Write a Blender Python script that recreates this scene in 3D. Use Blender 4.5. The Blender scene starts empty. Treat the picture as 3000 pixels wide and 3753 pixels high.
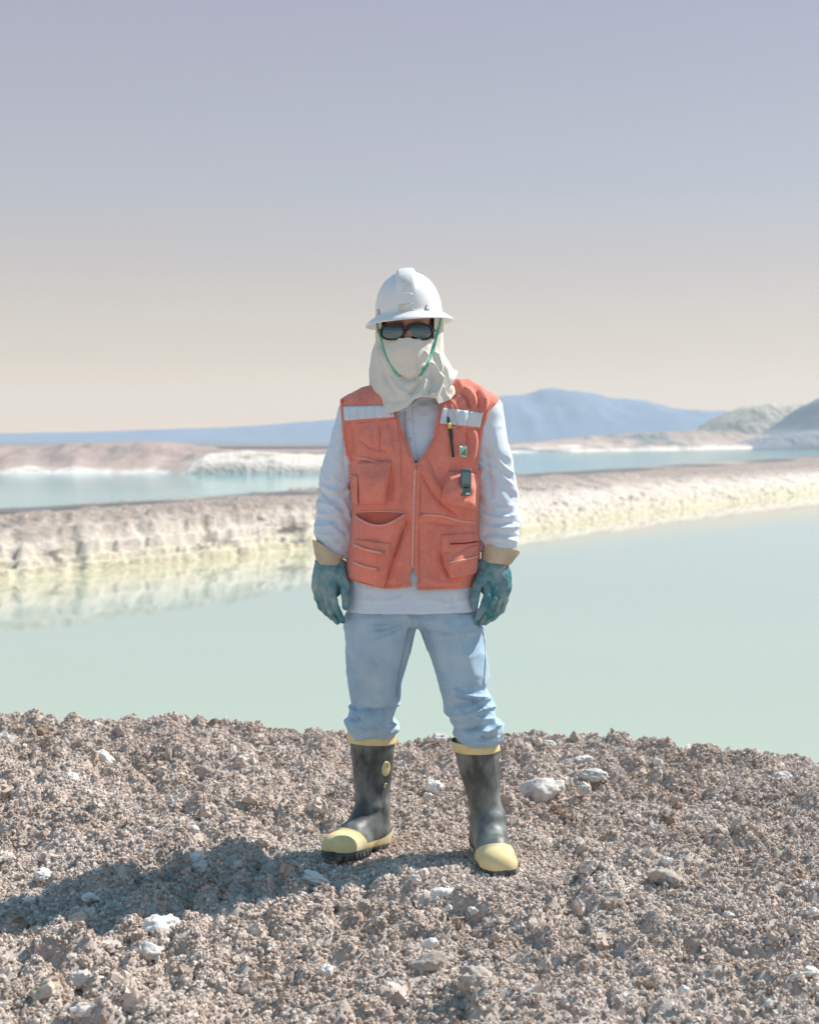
import bpy, math, random
import numpy as np
from mathutils import Vector, Matrix
from mathutils.bvhtree import BVHTree

# ------------------------------------------------------------------ camera, sky, sun
S = bpy.context.scene
COL = S.collection
K = 1.8366e-4                 # tangent per pixel of the 3000 x 3753 photograph
CAM = (0.0, -4.57, 1.31)
HOR = 1610.0                  # horizon line in the photograph
cam_d = bpy.data.cameras.new('camera')
cam = bpy.data.objects.new('camera', cam_d)
COL.objects.link(cam)
cam.location = CAM
cam.rotation_euler = (math.radians(90), 0, 0)
cam_d.sensor_fit = 'HORIZONTAL'
cam_d.sensor_width = 56.0
cam_d.lens = 56.0 / (3000 * K)
cam_d.shift_y = -(1876.5 - HOR) / 3000.0
cam_d.clip_start = 0.05
cam_d.clip_end = 20000
cam_d.dof.use_dof = True
cam_d.dof.focus_distance = 4.5
cam_d.dof.aperture_fstop = 9.0
S.camera = cam

SUN_EL, SUN_AZ = 46.0, 28.0    # azimuth: degrees from +X towards +Y
sd = Vector((math.cos(math.radians(SUN_EL)) * math.cos(math.radians(SUN_AZ)),
             math.cos(math.radians(SUN_EL)) * math.sin(math.radians(SUN_AZ)),
             math.sin(math.radians(SUN_EL))))
sun_d = bpy.data.lights.new('sun', 'SUN')
sun_d.energy = 4.8
sun_d.angle = math.radians(0.5)
sun_d.color = (1.0, 0.93, 0.84)
sun = bpy.data.objects.new('sun', sun_d)
COL.objects.link(sun)
sun.rotation_euler = sd.to_track_quat('Z', 'Y').to_euler()

world = bpy.data.worlds.new('World')
S.world = world
world.use_nodes = True
wn, wl = world.node_tree.nodes, world.node_tree.links
wn.clear()
w_out = wn.new('ShaderNodeOutputWorld')
w_bg = wn.new('ShaderNodeBackground')
w_bg.inputs['Strength'].default_value = 1.0
sky = wn.new('ShaderNodeTexSky')
sky.sky_type = 'NISHITA'
sky.sun_disc = False
sky.sun_elevation = math.radians(SUN_EL)
sky.sun_rotation = math.radians(90 - SUN_AZ)
sky.altitude = 2300
sky.air_density = 1.0
sky.dust_density = 3.0
sky.ozone_density = 2.0
# the desert's dusty air: an even veil by elevation, the same all round, over the Nishita sky
w_tc = wn.new('ShaderNodeTexCoord')
w_sep = wn.new('ShaderNodeSeparateXYZ')
w_ramp = wn.new('ShaderNodeValToRGB')
wl.new(w_tc.outputs['Generated'], w_sep.inputs[0])
wl.new(w_sep.outputs['Z'], w_ramp.inputs['Fac'])
el = w_ramp.color_ramp.elements
stops = [(0.0, (.64, .37, .115)), (.03, (.54, .345, .145)), (.057, (.425, .30, .16)), (.115, (.345, .263, .185)), (.165, (.29, .26, .235)),
         (.28, (.252, .228, .248)), (.42, (.16, .235, .295)), (.7, (.075, .225, .34)), (1.0, (.05, .22, .36))]
while len(el) < len(stops):
    el.new(0.5)
for e, (p, c) in zip(el, stops):
    e.position = p
    e.color = (*c, 1)
w_s1 = wn.new('ShaderNodeVectorMath'); w_s1.operation = 'SCALE'; w_s1.inputs['Scale'].default_value = 0.03
w_s2 = wn.new('ShaderNodeVectorMath'); w_s2.operation = 'SCALE'; w_s2.inputs['Scale'].default_value = 1.0
w_add = wn.new('ShaderNodeVectorMath'); w_add.operation = 'ADD'
wl.new(sky.outputs[0], w_s1.inputs[0])
wl.new(w_ramp.outputs[0], w_s2.inputs[0])
wl.new(w_s1.outputs[0], w_add.inputs[0])
wl.new(w_s2.outputs[0], w_add.inputs[1])
wl.new(w_add.outputs[0], w_bg.inputs[0])
wl.new(w_bg.outputs[0], w_out.inputs[0])

S.view_settings.view_transform = 'Standard'
S.view_settings.look = 'None'
S.view_settings.gamma = 1.0
S.view_settings.use_curve_mapping = False
S.view_settings.exposure = 0.44
S.render.engine = 'CYCLES'
S.cycles.use_denoising = True
S.cycles.max_bounces = 8
S.cycles.diffuse_bounces = 4
S.cycles.volume_bounces = 1

WZ = CAM[2] - 5.0             # water level

# ------------------------------------------------------------------ maths helpers
def at(px, py, Y):
    """photograph pixel -> world point at depth Y"""
    D = Y - CAM[1]
    return np.array([(px - 1500) * K * D, Y, CAM[2] - (py - HOR) * K * D])

def _hash(ix, iy, iz, seed):
    h = (ix.astype(np.int64) * 374761393 + iy.astype(np.int64) * 668265263 + iz.astype(np.int64) * 2147483647 + seed * 974634777) & 0x7fffffff
    h = ((h ^ (h >> 13)) * 1274126177) & 0x7fffffff
    h = ((h ^ (h >> 15)) * 668265263) & 0x7fffffff
    return ((h ^ (h >> 16)) & 0xffff) / 32767.5 - 1.0

def vnoise(P, seed=0):
    """value noise in -1..1 at points P (N,3)"""
    i = np.floor(P).astype(np.int64)
    f = P - i
    f = f * f * f * (f * (f * 6 - 15) + 10)
    r = 0
    for dx in (0, 1):
        wx = f[:, 0] if dx else 1 - f[:, 0]
        for dy in (0, 1):
            wy = f[:, 1] if dy else 1 - f[:, 1]
            for dz in (0, 1):
                wz = f[:, 2] if dz else 1 - f[:, 2]
                r = r + wx * wy * wz * _hash(i[:, 0] + dx, i[:, 1] + dy, i[:, 2] + dz, seed)
    return r

def fbm(P, octaves=4, seed=0, gain=.5, ridged=False):
    a, s, r = 1.0, 1.0, 0
    for o in range(octaves):
        n = vnoise(P * s + 17.3 * o, seed + o)
        if ridged:
            n = 1 - 2 * np.abs(n)
        r = r + a * n
        a *= gain
        s *= 2.03
    return r

def sstep(a, b, x):
    t = np.clip((x - a) / (b - a), 0, 1)
    return t * t * (3 - 2 * t)

def smooth_rows(rows, n=240):
    """rows (param first, increasing) resampled with a Catmull-Rom curve"""
    R = np.array(sorted(rows), dtype=float)
    t = np.arange(len(R), dtype=float)
    q = np.linspace(0, len(R) - 1, n)
    i = np.clip(np.floor(q).astype(int), 0, len(R) - 2)
    f = (q - i)[:, None]
    p0 = R[np.maximum(i - 1, 0)]; p1 = R[i]; p2 = R[i + 1]; p3 = R[np.minimum(i + 2, len(R) - 1)]
    out = .5 * (2 * p1 + (p2 - p0) * f + (2 * p0 - 5 * p1 + 4 * p2 - p3) * f ** 2 + (3 * p1 - p0 - 3 * p2 + p3) * f ** 3)
    out[:, 0] = np.maximum.accumulate(out[:, 0]) + np.arange(n) * 1e-9
    return out

def curve_pts(pts, n=40):
    P = np.array(pts, dtype=float)
    q = np.linspace(0, len(P) - 1, n)
    i = np.clip(np.floor(q).astype(int), 0, len(P) - 2)
    f = (q - i)[:, None]
    p0 = P[np.maximum(i - 1, 0)]; p1 = P[i]; p2 = P[i + 1]; p3 = P[np.minimum(i + 2, len(P) - 1)]
    return .5 * (2 * p1 + (p2 - p0) * f + (2 * p0 - 5 * p1 + 4 * p2 - p3) * f ** 2 + (3 * p1 - p0 - 3 * p2 + p3) * f ** 3)

# ------------------------------------------------------------------ signed distance helpers
def smin(a, b, k):
    h = np.maximum(k - np.abs(a - b), 0) / k
    return np.minimum(a, b) - h * h * k * .25

def rcone(P, a, b, ra, rb, sy=1.0):
    a = np.asarray(a, float); b = np.asarray(b, float)
    ab = b - a
    t = np.clip(((P - a) @ ab) / (ab @ ab), 0, 1)
    q = P - (a + t[:, None] * ab)
    if sy != 1.0:
        q = q * np.array([1, 1 / sy, 1])
    return np.linalg.norm(q, axis=1) - (ra + (rb - ra) * t)

def ellipsoid(P, c, r):
    q = (P - np.asarray(c)) / np.asarray(r)
    l = np.linalg.norm(q, axis=1)
    return (l - 1) * min(r)

def loft(P, tab, n=2.0):
    """tab rows: z, cx, cy, rx, ry"""
    z = P[:, 2]
    cx, cy, rx, ry = (np.interp(z, tab[:, 0], tab[:, k]) for k in (1, 2, 3, 4))
    u = np.abs((P[:, 0] - cx) / rx); v = np.abs((P[:, 1] - cy) / ry)
    q = (u ** n + v ** n) ** (1 / n)
    d = (q - 1) * np.minimum(rx, ry)
    return np.maximum(d, np.maximum(tab[0, 0] - z, z - tab[-1, 0]))

def pxloft(rows):
    """rows: py, x_left, x_right, Ycentre, ry in photograph pixels / metres -> loft table"""
    out = []
    for py, xl, xr, Y, ry in rows:
        a, b = at(xl, py, Y), at(xr, py, Y)
        out.append((a[2], (a[0] + b[0]) / 2, Y, (b[0] - a[0]) / 2, ry))
    return smooth_rows(out)

def surface_nets(f, lo, hi, h, project=2):
    lo = np.array(lo, float); hi = np.array(hi, float)
    n = np.ceil((hi - lo) / h).astype(int) + 1
    ax = [lo[k] + h * np.arange(n[k]) for k in range(3)]
    F = np.empty(n)
    YY, ZZ = np.meshgrid(ax[1], ax[2], indexing='ij')
    for s in range(0, n[0], 16):
        xs = ax[0][s:s + 16]
        P = np.empty((len(xs), n[1], n[2], 3))
        P[..., 0] = xs[:, None, None]; P[..., 1] = YY; P[..., 2] = ZZ
        F[s:s + 16] = f(P.reshape(-1, 3)).reshape(len(xs), n[1], n[2])
    ins = F < 0
    cnt = sum(ins[dx:n[0] - 1 + dx, dy:n[1] - 1 + dy, dz:n[2] - 1 + dz].astype(np.int8) for dx in (0, 1) for dy in (0, 1) for dz in (0, 1))
    act = np.argwhere((cnt > 0) & (cnt < 8))
    pos = np.zeros((len(act), 3)); c = np.zeros(len(act))
    corners = [(dx, dy, dz) for dx in (0, 1) for dy in (0, 1) for dz in (0, 1)]
    for a in corners:
        for k in range(3):
            if a[k]:
                continue
            b = list(a); b[k] = 1
            fa = F[act[:, 0] + a[0], act[:, 1] + a[1], act[:, 2] + a[2]]
            fb = F[act[:, 0] + b[0], act[:, 1] + b[1], act[:, 2] + b[2]]
            cr = (fa < 0) != (fb < 0)
            t = np.where(cr, fa / np.where(cr, fa - fb, 1), 0)
            p = np.array(a, float)[None, :] + t[:, None] * (np.array(b) - np.array(a))[None, :]
            pos[cr] += p[cr]; c[cr] += 1
    V = lo + (act + pos / c[:, None]) * h
    idx = -np.ones(n - 1, dtype=np.int64)
    idx[act[:, 0], act[:, 1], act[:, 2]] = np.arange(len(act))
    faces = []
    for k in range(3):
        u, v = (k + 1) % 3, (k + 2) % 3
        sl0 = [slice(None)] * 3; sl1 = [slice(None)] * 3
        sl0[k] = slice(0, -1); sl1[k] = slice(1, None)
        A, B = ins[tuple(sl0)], ins[tuple(sl1)]
        e = np.argwhere(A != B)
        ok = (e[:, u] > 0) & (e[:, v] > 0) & (e[:, u] < n[u] - 1) & (e[:, v] < n[v] - 1)
        e = e[ok]
        flip = A[e[:, 0], e[:, 1], e[:, 2]]
        q = []
        for du, dv in ((-1, -1), (0, -1), (0, 0), (-1, 0)):
            cc = e.copy(); cc[:, u] += du; cc[:, v] += dv
            q.append(idx[cc[:, 0], cc[:, 1], cc[:, 2]])
        q = np.stack(q, 1)
        q[~flip] = q[~flip][:, ::-1]
        faces.append(q)
    Q = np.concatenate(faces)
    for _ in range(project):
        d0 = f(V); e = h * .35
        g = np.stack([f(V + np.eye(3)[k] * e) - f(V - np.eye(3)[k] * e) for k in range(3)], 1) / (2 * e)
        gl = np.maximum((g * g).sum(1), .15)
        V = V - np.clip((d0 / gl), -h, h)[:, None] * g
    return V, Q

def vnormals(V, Q):
    a, b, c, d = (V[Q[:, k]] for k in range(4))
    fn = np.cross(c - a, d - b)
    N = np.zeros_like(V)
    for k in range(4):
        np.add.at(N, Q[:, k], fn)
    return N / np.maximum(np.linalg.norm(N, axis=1), 1e-12)[:, None]

def laplace(V, Q, it=2, lam=.5):
    e = np.concatenate([Q[:, [0, 1]], Q[:, [1, 2]], Q[:, [2, 3]], Q[:, [3, 0]]])
    e = np.concatenate([e, e[:, ::-1]])
    cnt = np.bincount(e[:, 0], minlength=len(V)).astype(float)
    for _ in range(it):
        s = np.stack([np.bincount(e[:, 0], weights=V[e[:, 1], k], minlength=len(V)) for k in range(3)], 1)
        V = V + lam * (s / np.maximum(cnt, 1)[:, None] - V)
    return V

def clip(V, faces, g):
    """keep the part of the polygons where g > 0, cutting faces along g = 0"""
    g = np.asarray(g)
    V = [tuple(v) for v in V]
    faces = np.asarray(faces)
    gi = g[faces]
    full = (gi > 0).all(1)
    part = (gi > 0).any(1) & ~full
    out = [tuple(q) for q in faces[full]]
    cut = {}
    for q in faces[part]:
        poly = []
        for k in range(len(q)):
            i, j = int(q[k]), int(q[(k + 1) % len(q)])
            if g[i] > 0:
                poly.append(i)
            if (g[i] > 0) != (g[j] > 0):
                key = (min(i, j), max(i, j))
                if key not in cut:
                    t = g[key[0]] / (g[key[0]] - g[key[1]])
                    a, b = V[key[0]], V[key[1]]
                    V.append(tuple(a[m] + (b[m] - a[m]) * t for m in range(3)))
                    cut[key] = len(V) - 1
                poly.append(cut[key])
        if len(poly) > 2:
            out.append(tuple(poly))
    used = sorted({i for p in out for i in p})
    mp = {o: n for n, o in enumerate(used)}
    V = np.array([V[i] for i in used])
    return V, [tuple(mp[i] for i in p) for p in out]

def quads_or_polys(Q):
    return [tuple(map(int, q)) for q in Q]

# ------------------------------------------------------------------ object helpers
def new_mesh(name, V, faces, smooth=True):
    me = bpy.data.meshes.new(name)
    V = np.asarray(V, dtype=np.float32)
    if isinstance(faces, np.ndarray):
        nf, k = faces.shape
        me.vertices.add(len(V)); me.vertices.foreach_set('co', V.ravel())
        me.loops.add(nf * k); me.loops.foreach_set('vertex_index', faces.astype(np.int32).ravel())
        me.polygons.add(nf)
        me.polygons.foreach_set('loop_start', np.arange(0, nf * k, k, dtype=np.int32))
        me.update(calc_edges=True)
    else:
        me.from_pydata([tuple(map(float, v)) for v in V], [], faces)
        me.update()
    if smooth:
        me.polygons.foreach_set('use_smooth', np.ones(len(me.polygons), dtype=bool))
    me.validate()
    return me

def obj(name, V, faces, material, parent=None, smooth=True, solid=0.0, offset=0.0, bevel=0.0):
    o = bpy.data.objects.new(name, new_mesh(name, V, faces, smooth))
    COL.objects.link(o)
    o.data.materials.append(material)
    if parent:
        o.parent = parent
    if solid:
        m = o.modifiers.new('solid', 'SOLIDIFY'); m.thickness = solid; m.offset = offset
    if bevel:
        m = o.modifiers.new('bevel', 'BEVEL'); m.width = bevel; m.segments = 2; m.limit_method = 'ANGLE'
    return o

def empty(name, loc=(0, 0, 0), parent=None):
    o = bpy.data.objects.new(name, None)
    COL.objects.link(o); o.location = loc
    o.empty_display_size = .1
    if parent:
        o.parent = parent
    return o

def tag(o, label=None, cat=None, group=None, kind=None):
    for k, v in (('label', label), ('category', cat), ('group', group), ('kind', kind)):
        if v:
            o[k] = v
    return o

def tube_mesh(path, r, sides=8, flat=1.0, closed=False, caps=True):
    P = np.asarray(path, float); n = len(P)
    r = np.broadcast_to(np.asarray(r, float), (n,))
    T = np.gradient(P, axis=0)
    if closed:
        T = np.roll(P, -1, 0) - np.roll(P, 1, 0)
    T /= np.maximum(np.linalg.norm(T, axis=1), 1e-9)[:, None]
    up = np.array([0, 1.0, 0]) if abs(T[:, 1]).max() < .95 else np.array([.3, .2, 1.0])
    V = []
    for i in range(n):
        a = np.cross(T[i], up); a /= max(np.linalg.norm(a), 1e-9)
        b = np.cross(T[i], a)
        for s in range(sides):
            w = 2 * math.pi * s / sides
            V.append(P[i] + r[i] * (math.cos(w) * a + math.sin(w) * b * flat))
    F = []
    m = n if closed else n - 1
    for i in range(m):
        j = (i + 1) % n
        for s in range(sides):
            t = (s + 1) % sides
            F.append((i * sides + s, i * sides + t, j * sides + t, j * sides + s))
    if caps and not closed:
        F.append(tuple(range(sides))[::-1]); F.append(tuple((n - 1) * sides + s for s in range(sides)))
    return V, F

class Join:
    def __init__(s):
        s.V, s.F = [], []
    def add(s, V, F):
        o = len(s.V)
        s.V += [tuple(v) for v in V]
        s.F += [tuple(i + o for i in f) for f in F]
        return s
    def box(s, c, half, rot=None):
        c = np.array(c, float); h = np.array(half, float)
        vs = [np.array([x, y, z]) * h for x in (-1, 1) for y in (-1, 1) for z in (-1, 1)]
        if rot is not None:
            vs = [np.array(rot @ Vector(v)) for v in vs]
        return s.add([c + v for v in vs], [(0, 1, 3, 2), (4, 6, 7, 5), (0, 4, 5, 1), (2, 3, 7, 6), (0, 2, 6, 4), (1, 5, 7, 3)])

# ------------------------------------------------------------------ material helpers
def mat(name, c1, c2=None, scale=20.0, rough=.85, bump=0.0, bscale=300.0, spec=.3, detail=5.0, lo=.35, hi=.65,
        c3=None, scale3=80.0, lo3=.55, hi3=.7, sheen=0.0, metal=0.0, bdist=.002, stretch=None, coat=0.0, bump2=0.0, bscale2=40.0):
    m = bpy.data.materials.new(name); m.use_nodes = True
    nt = m.node_tree; N, L = nt.nodes, nt.links
    b = N['Principled BSDF']
    b.inputs['Roughness'].default_value = rough
    b.inputs['Specular IOR Level'].default_value = spec
    b.inputs['Metallic'].default_value = metal
    b.inputs['Sheen Weight'].default_value = sheen
    b.inputs['Coat Weight'].default_value = coat
    b.inputs['Base Color'].default_value = (*c1, 1)
    tc = N.new('ShaderNodeTexCoord')
    co = tc.outputs['Object']
    if stretch:
        mp = N.new('ShaderNodeMapping'); mp.inputs['Scale'].default_value = stretch
        L.new(co, mp.inputs[0]); co = mp.outputs[0]
    def noise(sc, det=detail, ro=.6):
        n = N.new('ShaderNodeTexNoise'); n.inputs['Scale'].default_value = sc; n.inputs['Detail'].default_value = det
        n.inputs['Roughness'].default_value = ro
        L.new(co, n.inputs['Vector']); return n.outputs['Fac']
    def rng(v, a, c):
        r = N.new('ShaderNodeMapRange'); r.inputs['From Min'].default_value = a; r.inputs['From Max'].default_value = c
        L.new(v, r.inputs[0]); return r.outputs[0]
    def mix(f, a, c):
        x = N.new('ShaderNodeMix'); x.data_type = 'RGBA'
        L.new(f, x.inputs['Factor'])
        for v, s in ((a, x.inputs['A']), (c, x.inputs['B'])):
            if isinstance(v, tuple):
                s.default_value = (*v, 1)
            else:
                L.new(v, s)
        return x.outputs['Result']
    col = None
    if c2:
        col = mix(rng(noise(scale), lo, hi), c1, c2)
    if c3:
        col = mix(rng(noise(scale3), lo3, hi3), col if col else c1, c3)
    if col:
        L.new(col, b.inputs['Base Color'])
    nrm = None
    for st, sc in ((bump, bscale), (bump2, bscale2)):
        if st:
            bm = N.new('ShaderNodeBump'); bm.inputs['Strength'].default_value = st; bm.inputs['Distance'].default_value = bdist
            L.new(noise(sc, 4), bm.inputs['Height'])
            if nrm:
                L.new(nrm, bm.inputs['Normal'])
            nrm = bm.outputs[0]
    if nrm:
        L.new(nrm, b.inputs['Normal'])
    return m

# ================================================================== THE SETTING
def struct(name, V, F, material, smooth=True):
    return tag(obj(name, V, F, material, smooth=smooth), kind='structure')

def grid_faces(nr, nc):
    i = np.arange((nr - 1) * (nc - 1)); r, c = i // (nc - 1), i % (nc - 1)
    a = r * nc + c
    return np.stack([a, a + 1, a + nc + 1, a + nc], 1)

# ---- materials of the land
SOIL, SOIL2, SALT = (.53, .465, .42), (.43, .365, .32), (.74, .70, .66)
m_soil = mat('crumbly_soil', SOIL, SOIL2, scale=9, lo=.3, hi=.7, c3=(.60, .545, .50), scale3=30, lo3=.56, hi3=.72, rough=.95, spec=.1,
             bump=.6, bscale=420, bdist=.003, bump2=.5, bscale2=140)

def crumb_material():
    m = mat('soil_crumb', SOIL, rough=.95, spec=.1)
    N, L = m.node_tree.nodes, m.node_tree.links
    oi = N.new('ShaderNodeObjectInfo'); r = N.new('ShaderNodeValToRGB')
    L.new(oi.outputs['Random'], r.inputs[0])
    e = r.color_ramp.elements
    st = [(0, (.38, .305, .255)), (.22, (.53, .47, .43)), (.75, (.65, .595, .555)), (.95, (.71, .665, .635)), (1.0, (.80, .775, .755))]
    while len(e) < len(st):
        e.new(.5)
    for q, (p, c) in zip(e, st):
        q.position = p; q.color = (*c, 1)
    # broad patches: browner soil here, salt-dusted there
    nz = N.new('ShaderNodeTexNoise'); nz.inputs['Scale'].default_value = 2.2; nz.inputs['Detail'].default_value = 4
    L.new(oi.outputs['Location'], nz.inputs['Vector'])
    mr = N.new('ShaderNodeMapRange'); mr.inputs[1].default_value = .36; mr.inputs[2].default_value = .66
    L.new(nz.outputs['Fac'], mr.inputs[0])
    mx = N.new('ShaderNodeMix'); mx.data_type = 'RGBA'; mx.blend_type = 'MULTIPLY'; mx.inputs['Factor'].default_value = 1
    tint = N.new('ShaderNodeMix'); tint.data_type = 'RGBA'
    tint.inputs['A'].default_value = (.84, .755, .69, 1); tint.inputs['B'].default_value = (1.10, 1.05, 1.01, 1)
    L.new(mr.outputs[0], tint.inputs['Factor'])
    L.new(r.outputs[0], mx.inputs['A']); L.new(tint.outputs['Result'], mx.inputs['B'])
    L.new(mx.outputs['Result'], N['Principled BSDF'].inputs['Base Color'])
    return m
m_crumb = crumb_material()

# ---- the mound the man stands on
FEET = [(-.16, .10, .004), (.26, .0, .003)]
def billow(P, s, seed):
    return np.abs(vnoise(P * s, seed))
def mound_z(x, y, fine=True):
    P = np.stack([x, y, np.zeros_like(x)], 1)
    crest = 2.02 + .10 * vnoise(P * np.array([1.3, 0, 0]) + 5, 3) + .07 * vnoise(P * np.array([4.0, 0, 0]), 4)
    z = -.046 * x * sstep(-.2, 2.0, y) - .030 * sstep(.4, 2.0, y)
    lump = .035 * vnoise(P * 1.3, 11) + .026 * vnoise(P * 3.1 + 3, 12)
    lump += .068 * (billow(P, 5.5, 13) - .35) * (0.6 + .4 * vnoise(P * 1.1, 19))
    if fine:
        lump += .052 * (billow(P, 12, 14) - .33) * (.8 + .6 * vnoise(P * 2.3, 20)) + .024 * (billow(P, 27, 15) - .33) + .012 * (billow(P, 58, 16) - .33)
        lump -= .045 * sstep(.35, .75, vnoise(P * 6.5, 21)) * sstep(0, .5, vnoise(P * 1.7, 22) + .3)
    z = z + lump
    for fx, fy, fz in FEET:
        k = sstep(.12, .34, np.hypot((x - fx), (y - fy) * .8))
        z = z * (.10 + .90 * k) + fz * (1 - k)
    z = z + .022 * np.exp(-((x + 1.35) / .55) ** 2 - ((y - 2.0) / .5) ** 2)
    over = np.maximum(y - crest, 0)
    z = z - .62 * (np.sqrt(over ** 2 + .02) - .1414 * np.ones_like(over)) * (over > 0)
    back = np.maximum(np.abs(x) - 14, 0) * .3 + np.maximum(-y - 30, 0) * .3
    return np.maximum(z - back, WZ - .9)

xs = np.concatenate([np.linspace(-26, -2.6, 34)[:-1], np.arange(-2.6, 2.6, .010), np.linspace(2.6, 26, 34)])
ys = np.concatenate([np.linspace(-44, -1.7, 46)[:-1], np.arange(-1.7, 2.7, .010), np.linspace(2.7, 9.5, 30)])
GX, GY = np.meshgrid(xs, ys)
gz = mound_z(GX.ravel(), GY.ravel())
soil = struct('mound', np.stack([GX.ravel(), GY.ravel(), gz], 1), grid_faces(len(ys), len(xs)), m_soil)

def ground_hit(px, py):
    """where the ray through a photograph pixel meets the mound"""
    D = np.linspace(2.8, 7.4, 900)
    x = (px - 1500) * K * D; y = D + CAM[1]; zr = CAM[2] - (py - HOR) * K * D
    z = mound_z(x, y, False)
    i = np.argmax(zr <= z + .004)
    if not (zr <= z + .004).any():
        i = np.argmin(zr - z)
    return x[i], y[i], z[i]

# ---- crumbs of soil: uncountable, scattered by geometry nodes
def crumbs(name, n, rmin, rmax, power, seed, subdiv, rough_amt, sink):
    rs = np.random.RandomState(seed)
    D = np.sqrt(rs.uniform(3.05 ** 2, 6.95 ** 2, n))
    x = rs.uniform(-1, 1, n) * (.2755 * D + .25)
    nm = int(n * .30)                                 # and a margin either side of what the photograph shows
    Dm = np.sqrt(rs.uniform(2.6 ** 2, 7.0 ** 2, nm))
    sm = np.where(rs.uniform(0, 1, nm) < .5, -1, 1)
    x = np.concatenate([x, sm * (.2755 * Dm + .25 + rs.uniform(0, .75, nm))]); D = np.concatenate([D, Dm]); n = len(x)
    y = D + CAM[1]
    clump = vnoise(np.stack([x * 6, y * 6, 0 * x], 1), 31) + .6 * vnoise(np.stack([x * 17, y * 17, 0 * x], 1), 32)
    keep = rs.uniform(-1.2, 1.0, n) < clump + 1.0
    if rmax > .01:
        for fx, fy, fz in FEET:
            keep &= np.hypot(x - fx, (y - fy) * .8) > .24
    x, y = x[keep], y[keep]; n = len(x)
    r = rmin + (rmax - rmin) * rs.uniform(0, 1, n) ** power
    z = mound_z(x, y) + r * (1 - sink)
    me = bpy.data.meshes.new(name)
    me.vertices.add(n); me.vertices.foreach_set('co', np.stack([x, y, z], 1).astype(np.float32).ravel())
    a = me.attributes.new('size', 'FLOAT_VECTOR', 'POINT'); a.data.foreach_set('vector', (r[:, None] * rs.uniform(.6, 1.3, (n, 3))).astype(np.float32).ravel())
    a = me.attributes.new('turn', 'FLOAT_VECTOR', 'POINT'); a.data.foreach_set('vector', rs.uniform(0, 6.283, n * 3).astype(np.float32))
    a = me.attributes.new('kindex', 'INT', 'POINT'); a.data.foreach_set('value', rs.randint(0, 6, n).astype(np.int32))
    me.materials.append(m_crumb)
    o = bpy.data.objects.new(name, me); COL.objects.link(o)
    ng = bpy.data.node_groups.new(name, 'GeometryNodeTree')
    ng.interface.new_socket('Geometry', in_out='INPUT', socket_type='NodeSocketGeometry')
    ng.interface.new_socket('Geometry', in_out='OUTPUT', socket_type='NodeSocketGeometry')
    N, L = ng.nodes, ng.links
    gi, go = N.new('NodeGroupInput'), N.new('NodeGroupOutput')
    g2i = N.new('GeometryNodeGeometryToInstance')
    for k in range(6):
        ico = N.new('GeometryNodeMeshIcoSphere'); ico.inputs['Radius'].default_value = 1; ico.inputs['Subdivisions'].default_value = subdiv
        sp = N.new('GeometryNodeSetPosition'); ps = N.new('GeometryNodeInputPosition')
        no = N.new('ShaderNodeTexNoise'); no.noise_dimensions = '4D'; no.inputs['Scale'].default_value = 1.9; no.inputs['W'].default_value = 3.7 * k + seed
        no.inputs['Detail'].default_value = 3
        sb = N.new('ShaderNodeVectorMath'); sb.operation = 'SUBTRACT'; sb.inputs[1].default_value = (.5, .5, .5)
        sc = N.new('ShaderNodeVectorMath'); sc.operation = 'SCALE'; sc.inputs['Scale'].default_value = rough_amt
        mt = N.new('GeometryNodeSetMaterial'); mt.inputs['Material'].default_value = m_crumb
        L.new(ps.outputs[0], no.inputs['Vector']); L.new(no.outputs['Color'], sb.inputs[0]); L.new(sb.outputs[0], sc.inputs[0])
        L.new(ico.outputs['Mesh'], sp.inputs['Geometry']); L.new(sc.outputs[0], sp.inputs['Offset'])
        L.new(sp.outputs[0], mt.inputs['Geometry']); L.new(mt.outputs[0], g2i.inputs[0])
    ip = N.new('GeometryNodeInstanceOnPoints'); ip.inputs['Pick Instance'].default_value = True
    def attr(nm, ty):
        a = N.new('GeometryNodeInputNamedAttribute'); a.data_type = ty; a.inputs[0].default_value = nm
        return a.outputs[0]
    L.new(gi.outputs[0], ip.inputs['Points']); L.new(g2i.outputs[0], ip.inputs['Instance'])
    L.new(attr('kindex', 'INT'), ip.inputs['Instance Index'])
    e2r = N.new('FunctionNodeEulerToRotation')
    L.new(attr('turn', 'FLOAT_VECTOR'), e2r.inputs[0]); L.new(e2r.outputs[0], ip.inputs['Rotation'])
    L.new(attr('size', 'FLOAT_VECTOR'), ip.inputs['Scale'])
    L.new(ip.outputs[0], go.inputs[0])
    md = o.modifiers.new('scatter', 'NODES'); md.node_group = ng
    tag(o, 'loose grey-brown soil crumbs covering the mound', 'soil', kind='stuff')
    return o
crumbs('soil_crumbs', 340000, .0018, .0072, 2.4, 7, 2, 2.7, .45)
crumbs('soil_clods', 3200, .008, .028, 4.5, 8, 3, 2.5, .85)

# ---- big ground sheet, out to the horizon
m_plain = mat('desert_floor', (.34, .28, .24), (.26, .22, .20), scale=.02, rough=.95, spec=.1)
R0 = [0, 60, 200, 600, 1500, 3000, 4000]
V = [(0, 0, WZ - 1.2)]; F = []
for r in R0[1:]:
    V += [(r * math.cos(2 * math.pi * k / 64), r * math.sin(2 * math.pi * k / 64), WZ - 1.2) for k in range(64)]
for k in range(64):
    F.append((0, 1 + k, 1 + (k + 1) % 64))
for q in range(len(R0) - 2):
    for k in range(64):
        a, b = 1 + q * 64 + k, 1 + q * 64 + (k + 1) % 64
        F.append((a, a + 64, b + 64, b))
struct('ground', V, F, m_plain)

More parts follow.
